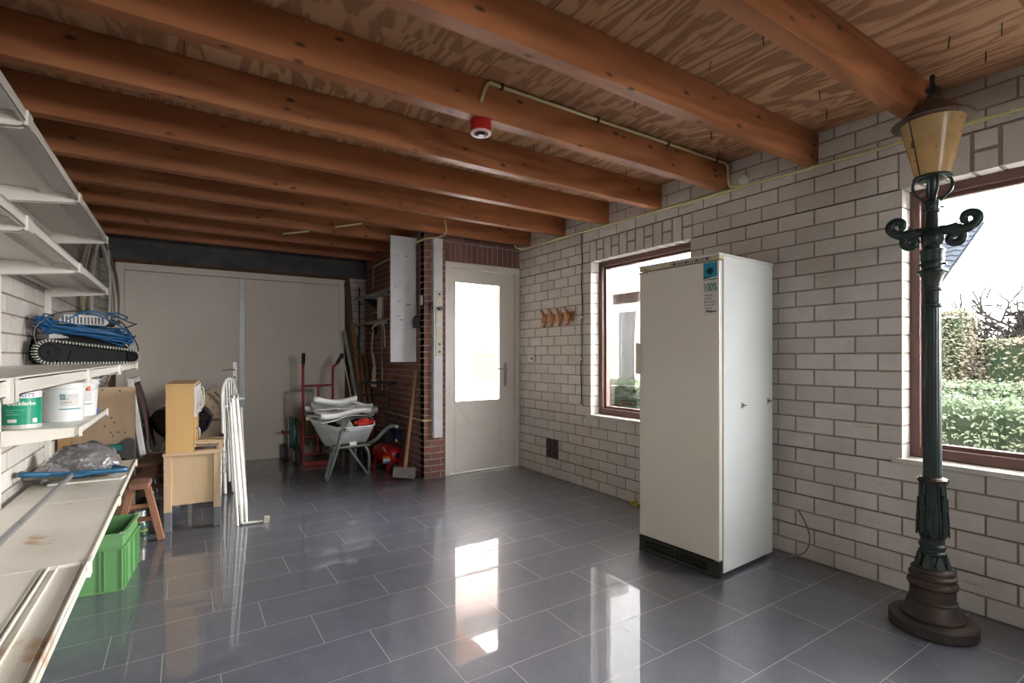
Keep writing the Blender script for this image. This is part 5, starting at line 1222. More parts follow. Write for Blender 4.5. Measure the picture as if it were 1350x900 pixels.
for y0_ in (.055, .37):
    mb = MB(); mb.box((KD - .012, y0_, .21), (KD + .002, y0_ + .30, .535)); dd_ = build('door', mb, M_white, kt, smooth=False, bevel=.002)
    mb = MB(); mb.tube(smoothpath([(KD+.002, y0_+.04, .48), (KD+.03, y0_+.04, .48), (KD+.03, y0_+.04, .38), (KD+.002, y0_+.04, .38)], 3), .005, 8); build('handle', mb, M_chrome, dd_)
mb = MB(); mb.box((-.006, -.006, .545), (KD + .012, .10, .567)); mb.box((-.006, KW - .12, .545), (KD + .012, KW + .006, .567)); mb.box((-.006, .10, .545), (.03, KW - .12, .567)); mb.box((KD - .03, .10, .545), (KD + .012, KW - .12, .567)); mb.box((.03, .36, .545), (KD - .03, .40, .567))
build('worktop', mb, M_kit2, kt, smooth=False, bevel=.002)
mb = MB(); mb.box((.19, -.004, .567), (KD + .008, .018, .575)); mb.box((.19, -.004, .620), (KD + .008, .018, .640)); mb.box((KD - .012, -.004, .567), (KD + .008, .018, .64)); mb.box((.19, .02, .60), (KD - .01, .06, .607))
build('side_rail', mb, M_kit2, kt, smooth=False, bevel=.002)
mb = MB(); mb.lathe([(.085,.60),(.090,.598),(.090,.585),(.07,.550),(0,.545)], 24, (.25, .22, 0), cap=False); o = build('sink', mb, M_chrome, kt)
mb = MB(); mb.tube(smoothpath([(.10,.20,.567),(.10,.20,.68),(.12,.20,.71),(.155,.20,.71),(.165,.20,.685)],4), .008, 10); build('tap', mb, M_chrome, kt)
ux0, ux1, uz = .012, .184, 1.058
mb = MB(); mb.box((ux0, 0, .567), (ux1, .016, uz - .010)); mb.box((ux0, KW - .016, .567), (ux1, KW, uz - .01)); mb.box((ux0, .016, .567), (ux0 + .008, KW - .016, uz - .01)); mb.box((ux0, .016, .80), (ux1, KW - .016, .812)); mb.box((ux0, KW/2 - .006, .567), (ux1, KW/2 + .006, uz - .01)); mb.box((ux0, .016, .567), (ux1, KW-.016, .575))
build('upper_cabinet', mb, M_kit, kt, smooth=False, bevel=.002)
mb = MB(); mb.box((ux0 - .004, -.004, uz - .010), (ux1 + .004, KW + .004, uz + .008)); build('top_board', mb, M_kit, kt, smooth=False, bevel=.002)
for y0_ in (.0, KW/2 + .003):
    y1_ = y0_ + KW/2 - .005; mb = MB(); xx = ux1 + .001
    for s in ((y0_, .82, y0_+.03, uz-.012), (y1_-.03, .82, y1_, uz-.012), (y0_+.03, .82, y1_-.03, .85), (y0_+.03, uz-.045, y1_-.03, uz-.012)): mb.box((xx, s[0], s[1]), (xx + .014, s[2], s[3]))
    dd_ = build('hatch', mb, M_white, kt, smooth=False, bevel=.002)
    mb = MB(); mb.tube(smoothpath([(xx+.014, y0_+.015, 1.01), (xx+.045, y0_+.015, 1.01), (xx+.045, y0_+.015, .87), (xx+.014, y0_+.015, .87)], 4), .004, 8); build('handle', mb, M_white, dd_)
mb = MB(); mb.box((ux1 + .001, .0, .60), (ux1 + .012, .30, .815)); dd_ = build('cabinet_door', mb, M_kit, kt, smooth=False, bevel=.002)
mb = MB(); mb.tube(smoothpath([(ux1+.012, .02, .74), (ux1+.030, .02, .735), (ux1+.036, .02, .70), (ux1+.03, .02, .665)], 4), .007, 8); build('handle', mb, M_chrome, dd_)
mb = MB(); mb.cyl((ux0+.03, -.0008, .935), (ux0+.03, .002, .935), .004, 10); build('screw_cap', mb, M_white, kt)

# kettle grill behind the play kitchen
gc = Vector((-.015, 5.84, 0)); gr_ = thing('kettle_grill', 'black round kettle barbecue on legs half hidden behind the play kitchen', 'barbecue', gc)
M_enam = mat('black_enamel', (.008,.008,.012), .16, coat=.5, col2=(.012,.012,.018))
R_ = .255; zr = .672
mb = MB(); mb.lathe([(0,zr-.215),(.08,zr-.21),(.15,zr-.18),(.21,zr-.12),(.245,zr-.05),(R_,zr),(R_+.004,zr),(R_+.004,zr+.006),(R_-.006,zr+.006)], 40, cap=False); build('bowl', mb, M_enam, gr_, ang=60)
mb = MB(); mb.lathe([(R_+.008,zr+.004),(R_+.008,zr+.012),(.245,zr+.04),(.22,zr+.085),(.17,zr+.125),(.10,zr+.148),(0,zr+.155)], 40, cap=False); ld = build('lid', mb, M_enam, gr_, ang=60)
mb = MB(); mb.tube(smoothpath([(-.05,0,zr+.15),(-.05,0,zr+.185),(.05,0,zr+.185),(.05,0,zr+.15)], 3), .010, 8); build('handle', mb, M_dark, ld)
for k in range(3):
    a = k*2*pi/3 - pi/2 + .4; mb = MB(); mb.cyl((cos(a)*.14, sin(a)*.14, zr-.17), (cos(a)*.25, sin(a)*.25, .0), .011, 10); build('leg', mb, M_chrome, gr_)
mb = MB(); mb.tube([(-R_-.005,0,zr-.03),(-R_-.05,0,zr-.02),(-R_-.05,0,zr+.0),(-R_-.005,0,zr-.005)], .008, 8); build('side_handle', mb, M_dark, gr_)

# white framed folded garden chair with dark sling, leaning edge on
M_wtube = mat('white_tube', (.72,.71,.68), .35)
fc = thing('folded_sling_chair', 'folded garden chair with flat white frame and dark maroon sling standing on edge', 'chair', (-.3, 5.7, 0))
n0, n1 = Vector((-.392, 5.47, 1.061)), Vector((-.378, 5.95, 1.065)); b0, b1 = Vector((-.25, 5.47, .02)), Vector((-.24, 5.95, .02))
mb = MB()
for a, b in ((n0, b0), (n1, b1)): mb.beam(a, b, .045, .028, up=(0,1,0))
mb.beam(n0 + Vector((0,-.02,0)), n1 + Vector((0,.02,0)), .045, .028); mb.beam(b0, b1, .03, .028)
build('frame', mb, M_wtube, fc, smooth=False, bevel=.006, world=True)
def slg(u, v):
    a = n0.lerp(b0, .03 + .62*v); b = n1.lerp(b1, .03 + .62*v); p = a.lerp(b, .04 + .92*u); p.x += .022 + .030*sin(pi*v) ; return p
mb = MB(); mb.sheet(slg, 6, 16); build('sling', mb, mat('maroon_sling', (.075,.035,.035), .8), fc, world=True, solid=.004)
mb = MB(); off = Vector((.04,.06,0)); mb.tube([n0.lerp(b0,.40) + off, n0.lerp(b0,.97) + off*1.2], .011, 8); mb.tube([n1.lerp(b1,.40) + Vector((.055,-.06,0)), n1.lerp(b1,.97) + Vector((.066,-.07,0))], .011, 8); mb.tube([n0.lerp(b0,.97) + off*1.2, n1.lerp(b1,.97) + Vector((.066,-.07,0))], .011, 8)
build('folded_seat_frame', mb, M_dark, fc, world=True)
bx_ = thing('garden_broom', 'thin brown turned wooden stake leaning beside the folded sling chair', 'stake', (-.32, 6.05, 0))
mb = MB(); mb.tube(smoothpath([(-.330,6.05,.90),(-.335,6.05,.87),(-.33,6.05,.81),(-.325,6.05,.77),(-.31,6.05,.4),(-.30,6.05,.0)],3), [.006,.012,.014,.009,.012,.008,.012,.009,.010,.010,.009,.009,.009,.009,.009,.009], 10); build('shaft', mb, M_tw, bx_, world=True)
bx_.name = 'wooden_stake'
# dark low furniture under / behind
mb = MB(); mb.box((-.10, 5.46, .42), (.06, 5.54, .47)); mb.box((-.10, 5.52, .0), (-.07, 5.54, .42)); mb.box((.03, 5.52, .0), (.06, 5.54, .42)); tag(build('low_white_rail', mb, M_cream, smooth=False, bevel=.003, world=True, loc=(-.02, 5.5, 0)), 'low cream board on two posts behind the trestle', 'rail')

# beige patterned ironing board leaning upright
ib = thing('ironing_board', 'beige patterned ironing board leaning upright behind the white frames', 'ironing board', (.325, 6.15, 0))
poly = []
for i in range(25):
    t = i/24; a = pi*t; poly.append((.19*cos(a) if True else 0, .76 + .20*sin(a)))
poly = [(.19, .05), (.17, .03)] + [(.19, .70)] [:0] + [(.02, .02), (-.17, .03), (-.19, .05)] + list(reversed(poly))
mb = MB(); mb.prism(poly, (.325, 6.15, .0), (.96, .28, 0), (-.03, .03, .98), (-.28, .96, 0), .022)
m, ns, ls, bs = newmat('beige_floral_cover'); co = coords(ns, ls); vo = N(ns, 'ShaderNodeTexVoronoi', Scale=22.0); ls.new(co, vo.inputs['Vector'])
ls.new(mixc(ns, ls, ramp(ns, ls, vo.outputs['Distance'], [(.25, 0.0), (.32, 1.0)]), (.36,.27,.19), (.50,.40,.29)), bs.inputs['Base Color']); bs.inputs['Roughness'].default_value = .9
build('cover', mb, m, ib, smooth=False, bevel=.006, world=True)
mb = MB(); mb.tube(smoothpath([(.27,6.10,.90),(.36,6.12,.78),(.41,6.13,.64),(.37,6.12,.50),(.40,6.13,.34),(.37,6.14,.03)],5), .010, 8); mb.tube([(.22,6.09,.62),(.47,6.16,.60)], .008, 8); build('leg_frame', mb, mat('brown_bent_tube', (.20,.13,.09), .5), ib, world=True)

# arched white metal chair, folded
ac = thing('folded_metal_chair', 'folded white metal chair with arched tube back and upright bars', 'chair', (.34, 5.5, 0))
p0_, p1_ = Vector((.285, 5.36, 0)), Vector((.43, 5.74, 0)); dch = (p1_ - p0_); Lc = dch.length; dch.normalize(); lean = Vector((-.03, .0, 1))
def ch(u_, z_): return p0_ + dch*u_ + lean*z_ + Vector((.03,0,0))
rad = Lc/2; path = [ch(0, .005), ch(0, .5), ch(0, .84)] + [ch(rad - rad*cos(pi*i/12), .86 + rad*.95*sin(pi*i/12)) for i in range(1, 12)] + [ch(Lc, .84), ch(Lc, .5), ch(Lc, .005)]
mb = MB(); mb.tube(path, .0175, 12); build('back_frame', mb, M_wtube, ac, world=True)
for k in range(1, 6):
    u_ = Lc*k/6; zt_ = .86 + rad*.95*sqrt(max(0, 1 - ((u_-rad)/rad)**2)); mb = MB(); mb.tube([ch(u_, .46), ch(u_, zt_)], .008, 8); build('back_bar', mb, M_wtube, ac, world=True)
mb = MB(); mb.tube([ch(0, .46), ch(Lc, .46)], .009, 8); mb.tube([ch(0, .80), ch(Lc, .80)], .009, 8); build('cross_bar', mb, M_wtube, ac, world=True)
sf = Vector((.045, -.017, 0))
mb = MB(); mb.tube([ch(.02,.76)+sf, ch(.02,.02)+sf*1.3, ch(Lc-.02,.02)+sf*1.3, ch(Lc-.02,.76)+sf], .012, 10); build('front_legs', mb, M_wtube, ac, world=True)
mb = MB(); s0 = sf*.45; mb.sheet(lambda u, v: ch(.03 + (Lc-.06)*u, .10 + .40*v) + s0, 4, 4); build('seat', mb, M_wtube, ac, world=True, solid=.012)
mb = MB(); mb.box((p0_.x-.012, p0_.y-.03, .50), (p0_.x+.022, p0_.y+.01, .56)); mb.box((p0_.x-.012, p0_.y-.03, .44), (p0_.x+.022, p0_.y+.01, .475)); build('hinge_bracket', mb, M_dark, ac, smooth=False, bevel=.004, world=True)

# folded white clothes drying rack
dr = thing('drying_rack', 'folded white clothes drying rack standing on end beside the play kitchen', 'drying rack', (.37, 4.3, 0))
q0, q1 = Vector((.365, 4.30, 0)), Vector((.415, 4.86, 0)); dq = (q1 - q0); Lq = dq.length; dq.normalize(); ln_ = Vector((-.060, .10, .93))
def dp(u_, v_, e=0): return q0 + dq*u_ + ln_*v_ + Vector((e, 0, 0)) + Vector((0,0,.012))
for e in (0, .030):
    mb = MB(); mb.tube([dp(0,.0,e), dp(0,1,e), dp(Lq,1,e), dp(Lq,0,e)], .0095, 10, closed=True); o = build('frame', mb, M_wtube, dr, world=True)
    for k in range(1, 11):
        mb = MB(); u_ = Lq*k/11; mb.tube([dp(u_, .0, e), dp(u_, 1.0, e)], .0035, 6); build('rod', mb, M_wtube, o, world=True) 
mb = MB(); mb.tube([dp(-.01,-.01,-.03), dp(-.01,.97,-.015)], .010, 8); mb.tube([dp(Lq,-.01,-.03), dp(Lq,.97,-.015)], .010, 8); mb.tube([dp(0,1.0,-.03), dp(0,1.0,.085)], .006, 8)
build('folded_legs', mb, M_wtube, dr, world=True)
mb = MB(); f0 = Vector((.365, 4.29, .014)); f1 = onZ(350, 686, .014); mb.tube([f0, f1], .009, 8); build('foot_bar', mb, M_wtube, dr, world=True)
mb = MB(); mb.prism([(-.02,0),(.022,0),(.03,.045),(-.012,.05)], f1 + Vector((0,-.02,-.014)), (1,0,0), (0,0,1), (0,1,0), .04); build('end_cap', mb, mat('grey_beige_rubber', (.36,.33,.28), .7), dr, smooth=False, bevel=.004, world=True)

# ---- hoses hanging on the left wall
M_hose = mat('beige_hose', (.42,.38,.31), .5, col2=(.33,.29,.23), nscale=5)
M_hose2 = mat('brown_hose', (.22,.15,.11), .5); M_hose3 = mat('pale_hose', (.55,.53,.49), .4)
hs = thing('garden_hose', 'beige and brown hoses hanging in long loops high on the left wall', 'hose', (XL, 5.8, 1.6))
mb = MB(); mb.cyl((XL, 5.76, 2.30), (XL + .18, 5.76, 2.33), .014, 10); mb.cyl((XL, 5.86, 2.30), (XL + .18, 5.86, 2.33), .014, 10); build('hook', mb, M_dark, hs, world=True)
specs = [(.10,.40,1.30,0),(.07,.34,1.16,0),(.13,.30,1.02,1),(.09,.26,1.20,0),(.15,.36,1.32,0),(.12,.22,.98,2),(.05,.28,1.25,0),(.16,.20,1.10,1),(.14,.31,1.22,2)]
for i, (x_, wd, hg, mi_) in enumerate(specs):
    pts_ = []; n = 26; hd_ = Vector((.235, .972, 0)); cc_ = Vector((-.640 + .012*(i % 3), 5.80, 0)); topz = 2.36 - .010*i
    for k in range(n):
        a = 2*pi*k/n; zz = topz - hg/2 + sin(a)*hg/2; w_ = wd * (1.0 if sin(a) < .6 else .85) * (1 + .12*(i % 4 - 1.5))
        p = cc_ + hd_ * (cos(a)*w_ + .05*sin(a*2 + i)); p.z = zz; p.x = max(p.x, XL + .03); pts_.append(p)
    mb = MB(); mb.tube(smoothpath(pts_ + [pts_[0]], 2)[:-1], .0115, 8, closed=True); build('loop', mb, (M_hose, M_hose2, M_hose3)[mi_], hs, world=True)
# ================================================================== BACK CORNER: wheelbarrow and friends
M_zinc = mat('galvanised_steel', (.66,.69,.70), .42, .25, col2=(.50,.53,.54), nscale=7, thr=(.35,.65), rvar=.15)
M_gtube = mat('green_grey_tube', (.28,.32,.30), .45, .25, col2=(.20,.23,.21), nscale=12)
wb = thing('wheelbarrow', 'galvanised wheelbarrow with grey green tube legs loaded with plastic sheets', 'wheelbarrow', (1.45, 5.35, 0))
F1, F2 = onZ(431, 633.5), onZ(486, 625); H1, H2 = Vector((1.235, 4.64, .594)), Vector((1.755, 4.79, .578))
# tray
rim = [Vector((1.245, 5.03, .565)), Vector((1.625, 5.05, .570)), Vector((1.74, 5.62, .62)), Vector((1.44, 5.80, .64)), Vector((1.07, 5.60, .62))]
bot = [Vector((1.285, 5.20, .385)), Vector((1.585, 5.22, .385)), Vector((1.62, 5.52, .33)), Vector((1.43, 5.60, .33)), Vector((1.22, 5.50, .33))]
def rnd(poly, k=3, f=.22):
    out = []; n = len(poly)
    for i in range(n):
        a, b, c = poly[i-1], poly[i], poly[(i+1)%n]
        p0, p2 = b.lerp(a, f), b.lerp(c, f)
        for j in range(k+1): t = j/k; out.append(p0.lerp(b, t).lerp(b.lerp(p2, t), t))
    return out
R1, B1 = rnd(rim), rnd(bot); n = len(R1); mb = MB(); vs = []; K = 5
for j in range(K+1):
    t = j/K
    for a, b in zip(B1, R1): vs.append(a.lerp(b, t) + Vector((0,0,-.02*sin(pi*t)*.5)))
fs = [(j*n+i, j*n+(i+1)%n, (j+1)*n+(i+1)%n, (j+1)*n+i) for j in range(K) for i in range(n)] + [tuple(range(n))]
mb.add(vs, fs); tb = build('tray', mb, M_zinc, wb, world=True, solid=.003, ang=60)
mb = MB(); mb.tube(R1, .010, 8, closed=True); build('rolled_rim', mb, M_zinc, wb, world=True)
mb = MB(); c_ = onY(465, 584, 5.155); mb.box((c_.x - .035, 5.135, c_.z - .018), (c_.x + .035, 5.139, c_.z + .018)); lb = build('paper_label', mb, M_white, wb, smooth=False, world=True); lb.rotation_euler = (0,0,0)
# tubes: handles, legs
for H_, F_, s in ((H1, F1, -1), (H2, F2, 1)):
    fwd = Vector((1.43 + s*.09, 5.90, .20)); bend = H_ + Vector((s*.0 + (-.02 if s < 0 else -.07), .14, -.02))
    under = Vector((1.30 if s < 0 else 1.58, 5.30, .345))
    mb = MB()
    if s < 0: mb.tube(smoothpath([H_, H_ + Vector((-.01, .08, .005)), H_ + Vector((-.015,.16,-.02)), Vector((1.245, 5.0, .42)), F_ + Vector((.02,-.10,.14)), F_ + Vector((0,-.02,.02))], 5), .0165, 12)
    else: mb.tube(smoothpath([H_, H_ + Vector((-.02, .08, .0)), H_ + Vector((-.05,.18,-.04)), Vector((1.64, 5.10, .42)), under + Vector((.02,0,.0))], 5), .0165, 12)
    build('handle', mb, M_gtube, wb, world=True)
    mb = MB()
    if s < 0: mb.tube(smoothpath([F_ + Vector((0,-.02,.02)), F_ + Vector((.0,.02,.014)), F_ + Vector((.02,.06,.10)), under + Vector((-.02,.02,0))], 4), .0155, 12)
    else: mb.tube(smoothpath([under, Vector((1.63,5.3,.25)), F_ + Vector((0,-.01,.03)), F_ + Vector((0,.0,.014)), F_ + Vector((-.03,.01,.04)), Vector((1.45,5.48,.33))], 4), .0145, 12)
    build('leg', mb, M_gtube, wb, world=True)
    mb = MB(); mb.tube([under, fwd], .0155, 10); build('chassis_tube', mb, M_gtube, wb, world=True)
    mb = MB(); mb.cyl(H_ + Vector((0,-.001,0)), H_ + Vector((0,.006,0)), .011, 12); build('tube_mouth', mb, M_dark, wb, world=True)
mb = MB(); mb.tube([(1.25,5.22,.350), (1.63,5.24,.352)], .013, 10); build('cross_bar', mb, M_gtube, wb, world=True)
mb = MB(); mb.lathe([(.05,-.035),(.13,-.035),(.165,-.022),(.175,0),(.165,.022),(.13,.035),(.05,.035)], 32, (1.43, 5.90, .176), 'x'); whl = build('wheel', mb, M_rubber, wb, world=True)
mb = MB(); mb.lathe([(.0,-.04),(.11,-.038),(.11,.038),(0,.04)], 24, (1.43, 5.90, .176), 'x'); build('hub', mb, M_zinc, whl, world=True)
# load
M_film = mat('white_plastic_film', (.82,.83,.83), .35, col2=(.74,.75,.76), nscale=9, coat=.3)
def pfilm(name, c, L, W, folds, hz, rot, seed, lab):
    c = Vector(c); t = thing(name, lab, 'plastic sheet', c, rot, 'plastic film folded on the wheelbarrow')
    mb = MB(); prof = []
    for k in range(folds):
        z = hz*k; sgn = 1 if k % 2 == 0 else -1
        for i in range(9): prof.append((-sgn*W/2 + sgn*W*i/8 + .01*k, z + .012*sin(i*1.1 + seed + k)))
        for i in range(1, 6):
            a = -pi/2 + pi*i/6; prof.append((sgn*W/2 + sgn*cos(a)*hz*.55 + .01*k, z + hz/2 + sin(a)*hz/2))
    mb.sheet(lambda u, v: Vector((prof[min(len(prof)-1, int(round(u*(len(prof)-1))))][0], (v-.5)*L, prof[min(len(prof)-1, int(round(u*(len(prof)-1))))][1] + .022*sin(v*5 + seed) - .05*abs(v-.5)*2*(1-u))), len(prof)-1, 10)
    build('folds', mb, M_film, t, solid=.003, ang=80); return t
f1_ = pfilm('plastic_film_roll', (1.36, 5.43, .655), .54, .36, 3, .034, radians(100), 1.0, 'lower white folded plastic film lying across the wheelbarrow')
f2_ = pfilm('plastic_film_roll', (1.31, 5.44, .755), .42, .30, 2, .050, radians(82), 2.3, 'upper white folded plastic film on top of the wheelbarrow load')
f3_ = pfilm('plastic_film_roll', (1.63, 5.62, .70), .34, .22, 2, .040, radians(60), 4.0, 'small greyish plastic roll end sticking out right of the wheelbarrow load')
M_bbag = mat('black_bag', (.02,.02,.022), .3)
for i, (x, y, z, sx_, sy_, sz_, lab) in enumerate(((1.30, 5.44, .47, .11, .16, .10, 'black plastic bag at the left in the wheelbarrow tray'), (1.40, 5.28, .47, .13, .14, .09, 'black plastic bag in the middle of the wheelbarrow tray'), (1.58, 5.58, .45, .13, .17, .11, 'black plastic bag at the right rear of the wheelbarrow tray'))):
    mb = MB(); lump(mb, (x, y, z - .04), sx_*.9, sy_*.9, sz_, 7.7 + i*2, .25, 30, 20, 3.0); tag(build('black_bag', mb, M_bbag, world=True, loc=(x, y, z), ang=80), lab, 'bag', 'black bags in the wheelbarrow')
rd = thing('red_garden_tool', 'bright red plastic tool head lying in the wheelbarrow', 'tool', (1.56, 5.22, .56), .3)
M_redp = mat('bright_red_plastic', (.62,.035,.015), .35)
mb = MB(); mb.prism([(-.10,-.03),(-.06,-.055),(.08,-.05),(.12,-.02),(.12,.03),(.05,.06),(-.07,.05)], (0,0,0), (1,0,0), (0,1,0), (0,0,1), .045); build('head', mb, M_redp, rd, bevel=.01)
mb = MB(); mb.lathe([(.05,.045),(.05,.06),(.04,.07),(0,.072)], 20); build('knob', mb, M_redp, rd); mb = MB(); mb.cyl((-.12,0,.03),(.0,0,.05),.018,12); build('spout', mb, M_redp, rd)
mb = MB(); mb.lathe([(.04,-.05),(.045,-.03),(.045,0)], 20); build('neck', mb, M_redp, rd)
for i, (x, y, a, lab) in enumerate(((1.645, 5.22, .3, 'short round timber offcut at the right rim of the wheelbarrow, nearer one'), (1.675, 5.30, .5, 'short round timber offcut at the right rim of the wheelbarrow, farther one'))):
    mb = MB(); mb.cyl((x, y, .575), (x - .10, y + .12, .53), .017, 12); tag(build('timber_offcut', mb, M_tl, world=True, loc=(x, y, .55)), lab, 'wood')
mb = MB(); mb.prism([(0,0),(.09,0),(.045,.075)], (1.335, 5.10, .56), (1,.1,0), (0,0,1), (-.3,1,0), .012); mb.prism([(.0,0),(.05,.0),(.045,.075)], (1.335, 5.10, .56), (1,.1,0), (0,0,1), (-.3,1,0), .10); tag(build('plaster_wedge', mb, mat('pale_grey_foam', (.42,.41,.40), .8), smooth=False, world=True, loc=(1.38, 5.12, .56)), 'pale grey angled offcut sticking up at the near rim of the wheelbarrow', 'offcut')

# red hand truck
M_red = mat('red_enamel', (.33,.025,.03), .4, col2=(.25,.02,.025))
HT = thing('hand_truck', 'red hand truck with black grips standing behind the wheelbarrow', 'hand truck', (1.31, 6.2, 0))
xa, xb_ = 1.147, 1.480; yy = 6.20
for x_, gx in ((xa, -.01), (xb_, .09)):
    mb = MB(); mb.tube(smoothpath([(x_, yy, .06), (x_, yy, .6), (x_, yy, 1.10), (x_ + gx*.3, yy - .03, 1.17), (x_ + gx, yy - .08, 1.285)], 6), .015, 12); build('frame_tube', mb, M_red, HT, world=True)
    mb = MB(); mb.tube([(x_ + gx*.42, yy - .038, 1.185), (x_ + gx, yy - .085, 1.30)], .021, 12); build('grip', mb, M_dark, HT, world=True)
mb = MB(); mb.tube([(xb_ + .09, yy - .085, 1.29), (xb_ + .10, yy - .05, 1.25)], .016, 10); build('grip_end', mb, M_red, HT, world=True)
for z_ in (.93, .58, .34, .14): mb = MB(); mb.tube([(xa, yy, z_), (xb_, yy, z_)], .013, 10); build('cross_bar', mb, M_red, HT, world=True)
mb = MB(); mb.tube([((xa+xb_)/2, yy, .93), ((xa+xb_)/2, yy, .14)], .012, 10); build('centre_bar', mb, M_red, HT, world=True)
mb = MB(); mb.box((xa + .02, yy - .06, .004), (xb_ - .02, yy + .01, .012)); mb.box((xa, yy - .004, .004), (xb_, yy + .004, .05)); build('toe_plate', mb, M_red, HT, smooth=False, world=True)
for x_ in (xa - .06, xb_ + .06):
    mb = MB(); mb.lathe([(.06,-.032),(.105,-.034),(.125,-.022),(.130,0),(.125,.022),(.105,.034),(.06,.032)], 32, (x_, yy + .03, .13), 'x'); wl_ = build('wheel', mb, M_rubber, HT, world=True)
    mb = MB(); mb.lathe([(.0,-.03),(.07,-.036),(.07,.036),(0,.03)], 24, (x_, yy + .03, .13), 'x'); build('hub', mb, M_chrome, wl_, world=True)
mb = MB(); mb.cyl((xa - .09, yy + .03, .13), (xb_ + .09, yy + .03, .13), .009, 10); build('axle', mb, M_chrome, HT, world=True)
# hose trolley
TR = thing('hose_trolley', 'chrome hose trolley with teal reel and olive hose behind the red hand truck', 'hose reel', (1.2, 6.52, 0))
ty = 6.60; mb = MB(); mb.tube(smoothpath([(1.055, ty, .05), (1.055, ty, .5), (1.055, ty, .80), (1.075, ty, .845), (1.12, ty, .858), (1.27, ty, .858), (1.315, ty, .845), (1.335, ty, .80), (1.335, ty, .05)], 4), .011, 10); build('frame', mb, M_chrome, TR, world=True)
for x_, rr in ((1.085, .19), (1.42, .19)):
    mb = MB(); mb.lathe([(.03,-.008),(rr-.02,-.008),(rr,-.014),(rr,.014),(rr-.02,.008),(.03,.008)], 32, (x_, ty - .05, .36), 'x'); build('reel_disc', mb, mat('teal_reel', (.015,.20,.20), .45), TR, world=True)
pts_ = []
for k in range(150):
    a = k*2*pi/24; pts_.append(Vector((1.13 + .26*((k/150*2) % 1 if (k//75) % 2 == 0 else 1 - (k/150*2) % 1), ty - .05 + cos(a)*(.11 + .02*(k//75)), .36 + sin(a)*(.15 + .02*(k//75)))))
mb = MB(); mb.tube(pts_, .012, 7); build('hose', mb, mat('olive_yellow_hose', (.27,.25,.06), .5, col2=(.20,.20,.06)), TR, world=True)
mb = MB(); mb.cyl((1.07, ty-.05, .36), (.98, ty-.06, .37), .014, 10); mb.cyl((.98, ty-.06, .37), (.965, ty-.13, .40), .010, 8); build('crank', mb, M_red, TR, world=True)
for x_ in (1.02, 1.40):
    mb = MB(); mb.lathe([(.07,-.022),(.10,-.022),(.112,0),(.10,.022),(.07,.022)], 28, (x_, ty + .02, .112), 'x'); wl_ = build('wheel', mb, M_rubber, TR, world=True)
    mb = MB(); mb.lathe([(0,-.024),(.07,-.024),(.07,.024),(0,.024)], 24, (x_, ty + .02, .112), 'x'); build('hub', mb, M_red, wl_, world=True)

# air compressor
M_tank = mat('compressor_red', (.42,.012,.015), .3, coat=.3, col2=(.36,.01,.012))
cp_ = onZ(529, 626); AC = thing('air_compressor', 'small air compressor with red tank and blue motor below the wall pipe', 'compressor', (cp_.x, cp_.y + .14, 0), radians(12))
mb = MB(); mb.lathe([(0,-.02),(.05,-.015),(.085,.01),(.100,.05),(.100,.34),(.085,.38),(.05,.40),(0,.41)], 32, (0,0,.185), 'y'); build('tank', mb, M_tank, AC, ang=50)
mb = MB(); mb.lathe([(.030,-.024),(.034,-.02),(.034,-.012)], 20, (0,0,.185), 'y'); build('end_boss', mb, M_dark, AC)
mb = MB(); mb.lathe([(0,.0),(.045,.0),(.058,.02),(.060,.18),(.05,.20),(0,.20)], 28, (.03,-.02,.385), 'y'); mb.box((-.01,.0,.435), (.07,.12,.465)); build('motor', mb, mat('dark_blue_motor', (.012,.022,.065), .4), AC, ang=40)
mb = MB(); mb.lathe([(.038,-.004),(.046,-.006),(.046,.004)], 24, (.03,-.02,.385), 'y'); build('fan_ring', mb, mat('blue_black_cover', (.02,.045,.09), .5), AC)
mb = MB(); mb.box((-.03,-.022,.342), (.0,-.018,.372)); o = build('warning_mark', mb, mat('yellow_mark', (.55,.55,.05), .5), AC, smooth=False)
mb = MB(); mb.box((-.13,-.0,.345), (-.05,.16,.43)); mb.cyl((-.09,.05,.43),(-.09,.05,.47),.018,12); build('pump_head', mb, M_dark, AC, smooth=False, bevel=.006)
mb = MB(); mb.box((-.175,-.012,.12), (-.085,.008,.21)); sb_ = build('sticker_plate', mb, M_tank, AC, smooth=False)
mb = MB(); mb.box((-.172,-.0135,.125), (-.088,-.012,.145)); mb.box((-.172,-.0135,.145), (-.088,-.012,.172), 1); mb.box((-.172,-.0135,.172), (-.088,-.012,.195), 2); build('sticker', mb, [mat('sticker_sky_blue', (.05,.28,.55), .4), M_white, mat('sticker_orange', (.65,.18,.03), .4)], sb_, smooth=False)
for x_, y_ in ((-.07,.04), (.07,.04), (-.07,.34), (.07,.34)):
    mb = MB(); mb.beam((x_*.8, y_, .12), (x_*1.25, y_, .0), .03, .02, up=(0,1,0)); build('leg', mb, M_tank, AC, smooth=False)
mb = MB(); mb.tube(smoothpath([(-.06,.0,.20),(-.13,-.0,.24),(-.15,.02,.30),(-.10,.03,.31)],3), .011, 8); build('handle', mb, M_tank, AC)
